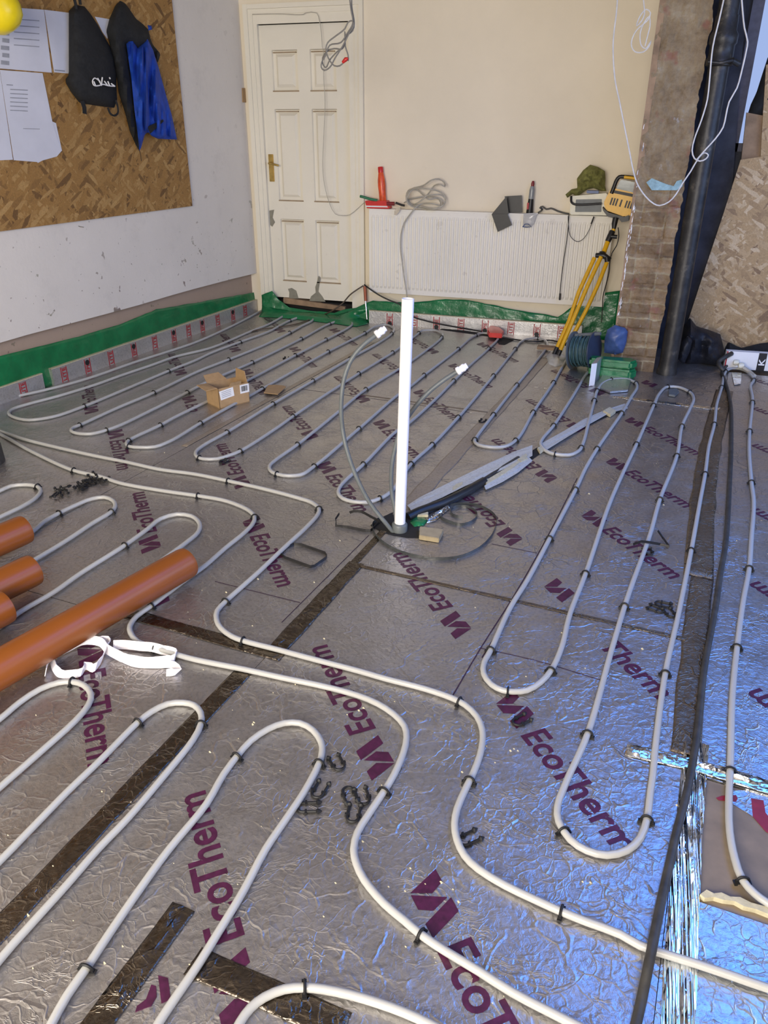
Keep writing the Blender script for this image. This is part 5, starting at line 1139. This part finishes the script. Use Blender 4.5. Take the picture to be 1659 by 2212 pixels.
lb_ = MB().prism([bxp(.140, -.001, .062), bxp(.200, -.001, .062), bxp(.200, -.001, .112), bxp(.140, -.001, .112)], -sd*.001).build('label', 'label_paper', bx)
g = MB(); x = .148; rr = random.Random(9)
while x < .188: wd = rr.choice((.0012, .002, .003)); g.prism([bxp(x, -.0025, .073), bxp(x+wd, -.0025, .073), bxp(x+wd, -.0025, .104), bxp(x, -.0025, .104)], -sd*.0003); x += wd+rr.choice((.0012, .002))
g.build('barcode', 'print_black', lb_)
q = [P(*z2(*p), .012) for p in ((750, 985), (790, 920), (850, 918), (920, 925), (940, 935), (870, 998))]
tag(MB().prism(q, Z*.004).build('cardboard_scrap', 'cardboard'), 'curved brown cardboard scrap lying right of the box', 'cardboard')

# ------------------------------------------------------------------ orange drainage pipes
def drain(label, a, b, r=.055):
    """a: far end top-right pixel of the axis, both given as world points on the floor"""
    o = thing('drain_pipe', label, 'pipe', b); ca = V((a.x, a.y, a.z+r)); cb_ = V((b.x, b.y, b.z+r)); t = (cb_-ca).normalized(); L = (cb_-ca).length
    MB().lathe([(r*.93, .12), (r*.93, 0), (r*.965, -.004), (r*.985, .003), (r, .012), (r, L-.012), (r*.985, L-.003), (r*.93, L), (r*.93, L-.1)], ca, t, 36).build('pipe_tube', 'orange_pvc', o, smooth=True)
    return o
RD = .055
def axis_at(u, v, z=RD+.024): p = P(u, v, z); return V((p.x, p.y, z-RD))
a = axis_at(402, 1216); b = axis_at(0, 1445); d_ = (b-a).normalized()
drain('long orange drainage pipe lying across the white loops, nearest of four', a, a+d_*2.3)
a = axis_at(62, 1241); drain('orange drainage pipe end at the left edge, third of four', axis_at(70, 1232), axis_at(70, 1232)+d_*1.6)
drain('orange drainage pipe end at left edge, farthest of four', axis_at(52, 1144), axis_at(52, 1144)+d_*1.6)
drain('orange drainage pipe end barely in frame between the left edge and long one', axis_at(10, 1311), axis_at(10, 1311)+d_*1.4)

# crumpled white film by the orange pipe
wf = thing('film_strip', 'crumpled white plastic film strip below the long orange pipe', 'plastic film', P(240, 1420))
def z8(x, y): return (x/3.456, 1360+y/3.456)
g = MB(); pts = [(335, 350), (375, 240), (480, 180), (600, 130), (730, 120), (800, 190), (900, 240), (1050, 280), (1180, 275), (1290, 250), (1300, 215), (1200, 185), (1060, 165), (900, 145), (845, 150)]
q = catmull([P(*z8(*p), .004) for p in pts], .012)
for i, p in enumerate(q): p.z = .003+.010*abs(noise.noise(p*14))
g.ribbon(q, .028, .002, up=lambda i: V((0, .55, .8+.5*noise.noise(V((i*.35, 0, 0)))))); g.build('film_band', 'white_film', wf)
q = catmull([P(*z8(*p), .004) for p in ((740, 110), (790, 105), (775, 190), (740, 270), (690, 320), (640, 300), (600, 350), (520, 365), (440, 360), (390, 300), (378, 250))], .012)
g = MB().ribbon(q, .024, .002, up=lambda i: V((0, .6, .6+.5*noise.noise(V((i*.4, 3, 0)))))); g.build('film_band', 'white_film', wf)
q = catmull([P(*z8(*p), .003) for p in ((880, 230), (1000, 280), (1150, 290), (1280, 290), (1305, 340), (1240, 350))], .012)
g = MB().ribbon(q, .022, .002, up=lambda i: V((0, .8, .5+.5*noise.noise(V((i*.4, 7, 0)))))); g.build('film_band', 'white_film', wf)

# dark rounded object cut off by the left edge
g = MB().lathe([(.001, .17), (.05, .168), (.075, .14), (.085, .08), (.088, 0)], P(-32, 1000, 0), Z, 24)
tag(g.build('rubber_bucket', 'dirty_rubber', smooth=True), 'dark rubber bucket edge at the far left where the pipes leave', 'bucket')

# pale crumbs of foam and plaster scattered about: nobody could count them
g = MB(); rr = random.Random(11)
def crumb(p, s):
    k = len(g.v); 
    pts = [V((rr.uniform(-1, 1), rr.uniform(-1, 1), rr.uniform(0, .7)))*s for _ in range(5)]
    g.v += [p+V((s, 0, 0)), p+V((0, s*rr.uniform(.4, .9), 0)), p+V((-s*rr.uniform(.5, 1), .3*s, 0)), p+V((.3*s, -s*rr.uniform(.4, .9), 0)), p+V((.1*s, .1*s, s*.9))]
    for a, b in ((0, 1), (1, 2), (2, 3), (3, 0)): g.f.append([k+a, k+b, k+4])
    g.f.append([k+3, k+2, k+1, k])
spots = [(734, 1168), (557, 1251), (488, 1280), (678, 1258), (755, 1768), (1036, 851), (1020, 858), (1094, 787), (1242, 1045), (1272, 1067), (1433, 1091), (545, 1352), (545, 1565), (453, 1625), (548, 1561), (775, 1535), (785, 1530), (1213, 1367), (1387, 1402), (1110, 1618), (1118, 1622), (1102, 1622), (1275, 1907), (918, 1910), (700, 1380), (212, 977), (355, 978), (105, 993), (114, 1872), (60, 1977), (225, 2080), (410, 2085), (1050, 1612), (998, 1668), (1462, 1740), (1258, 1905), (990, 1948), (952, 1906), (783, 1818), (345, 1010)]
for u, v in spots: crumb(P(u, v), rr.uniform(.003, .006))
for _ in range(150):
    u = rr.uniform(0, 1659); v = rr.uniform(700, 2212)
    if u > 1500 and v < 820: continue
    crumb(P(u, v), rr.choice((.0012, .0016, .002, .003)))
o = g.build('foam_crumbs', 'pur_foam'); o['kind'] = 'stuff'; tag(o, 'pale foam and plaster crumbs scattered over the foil floor', 'debris')
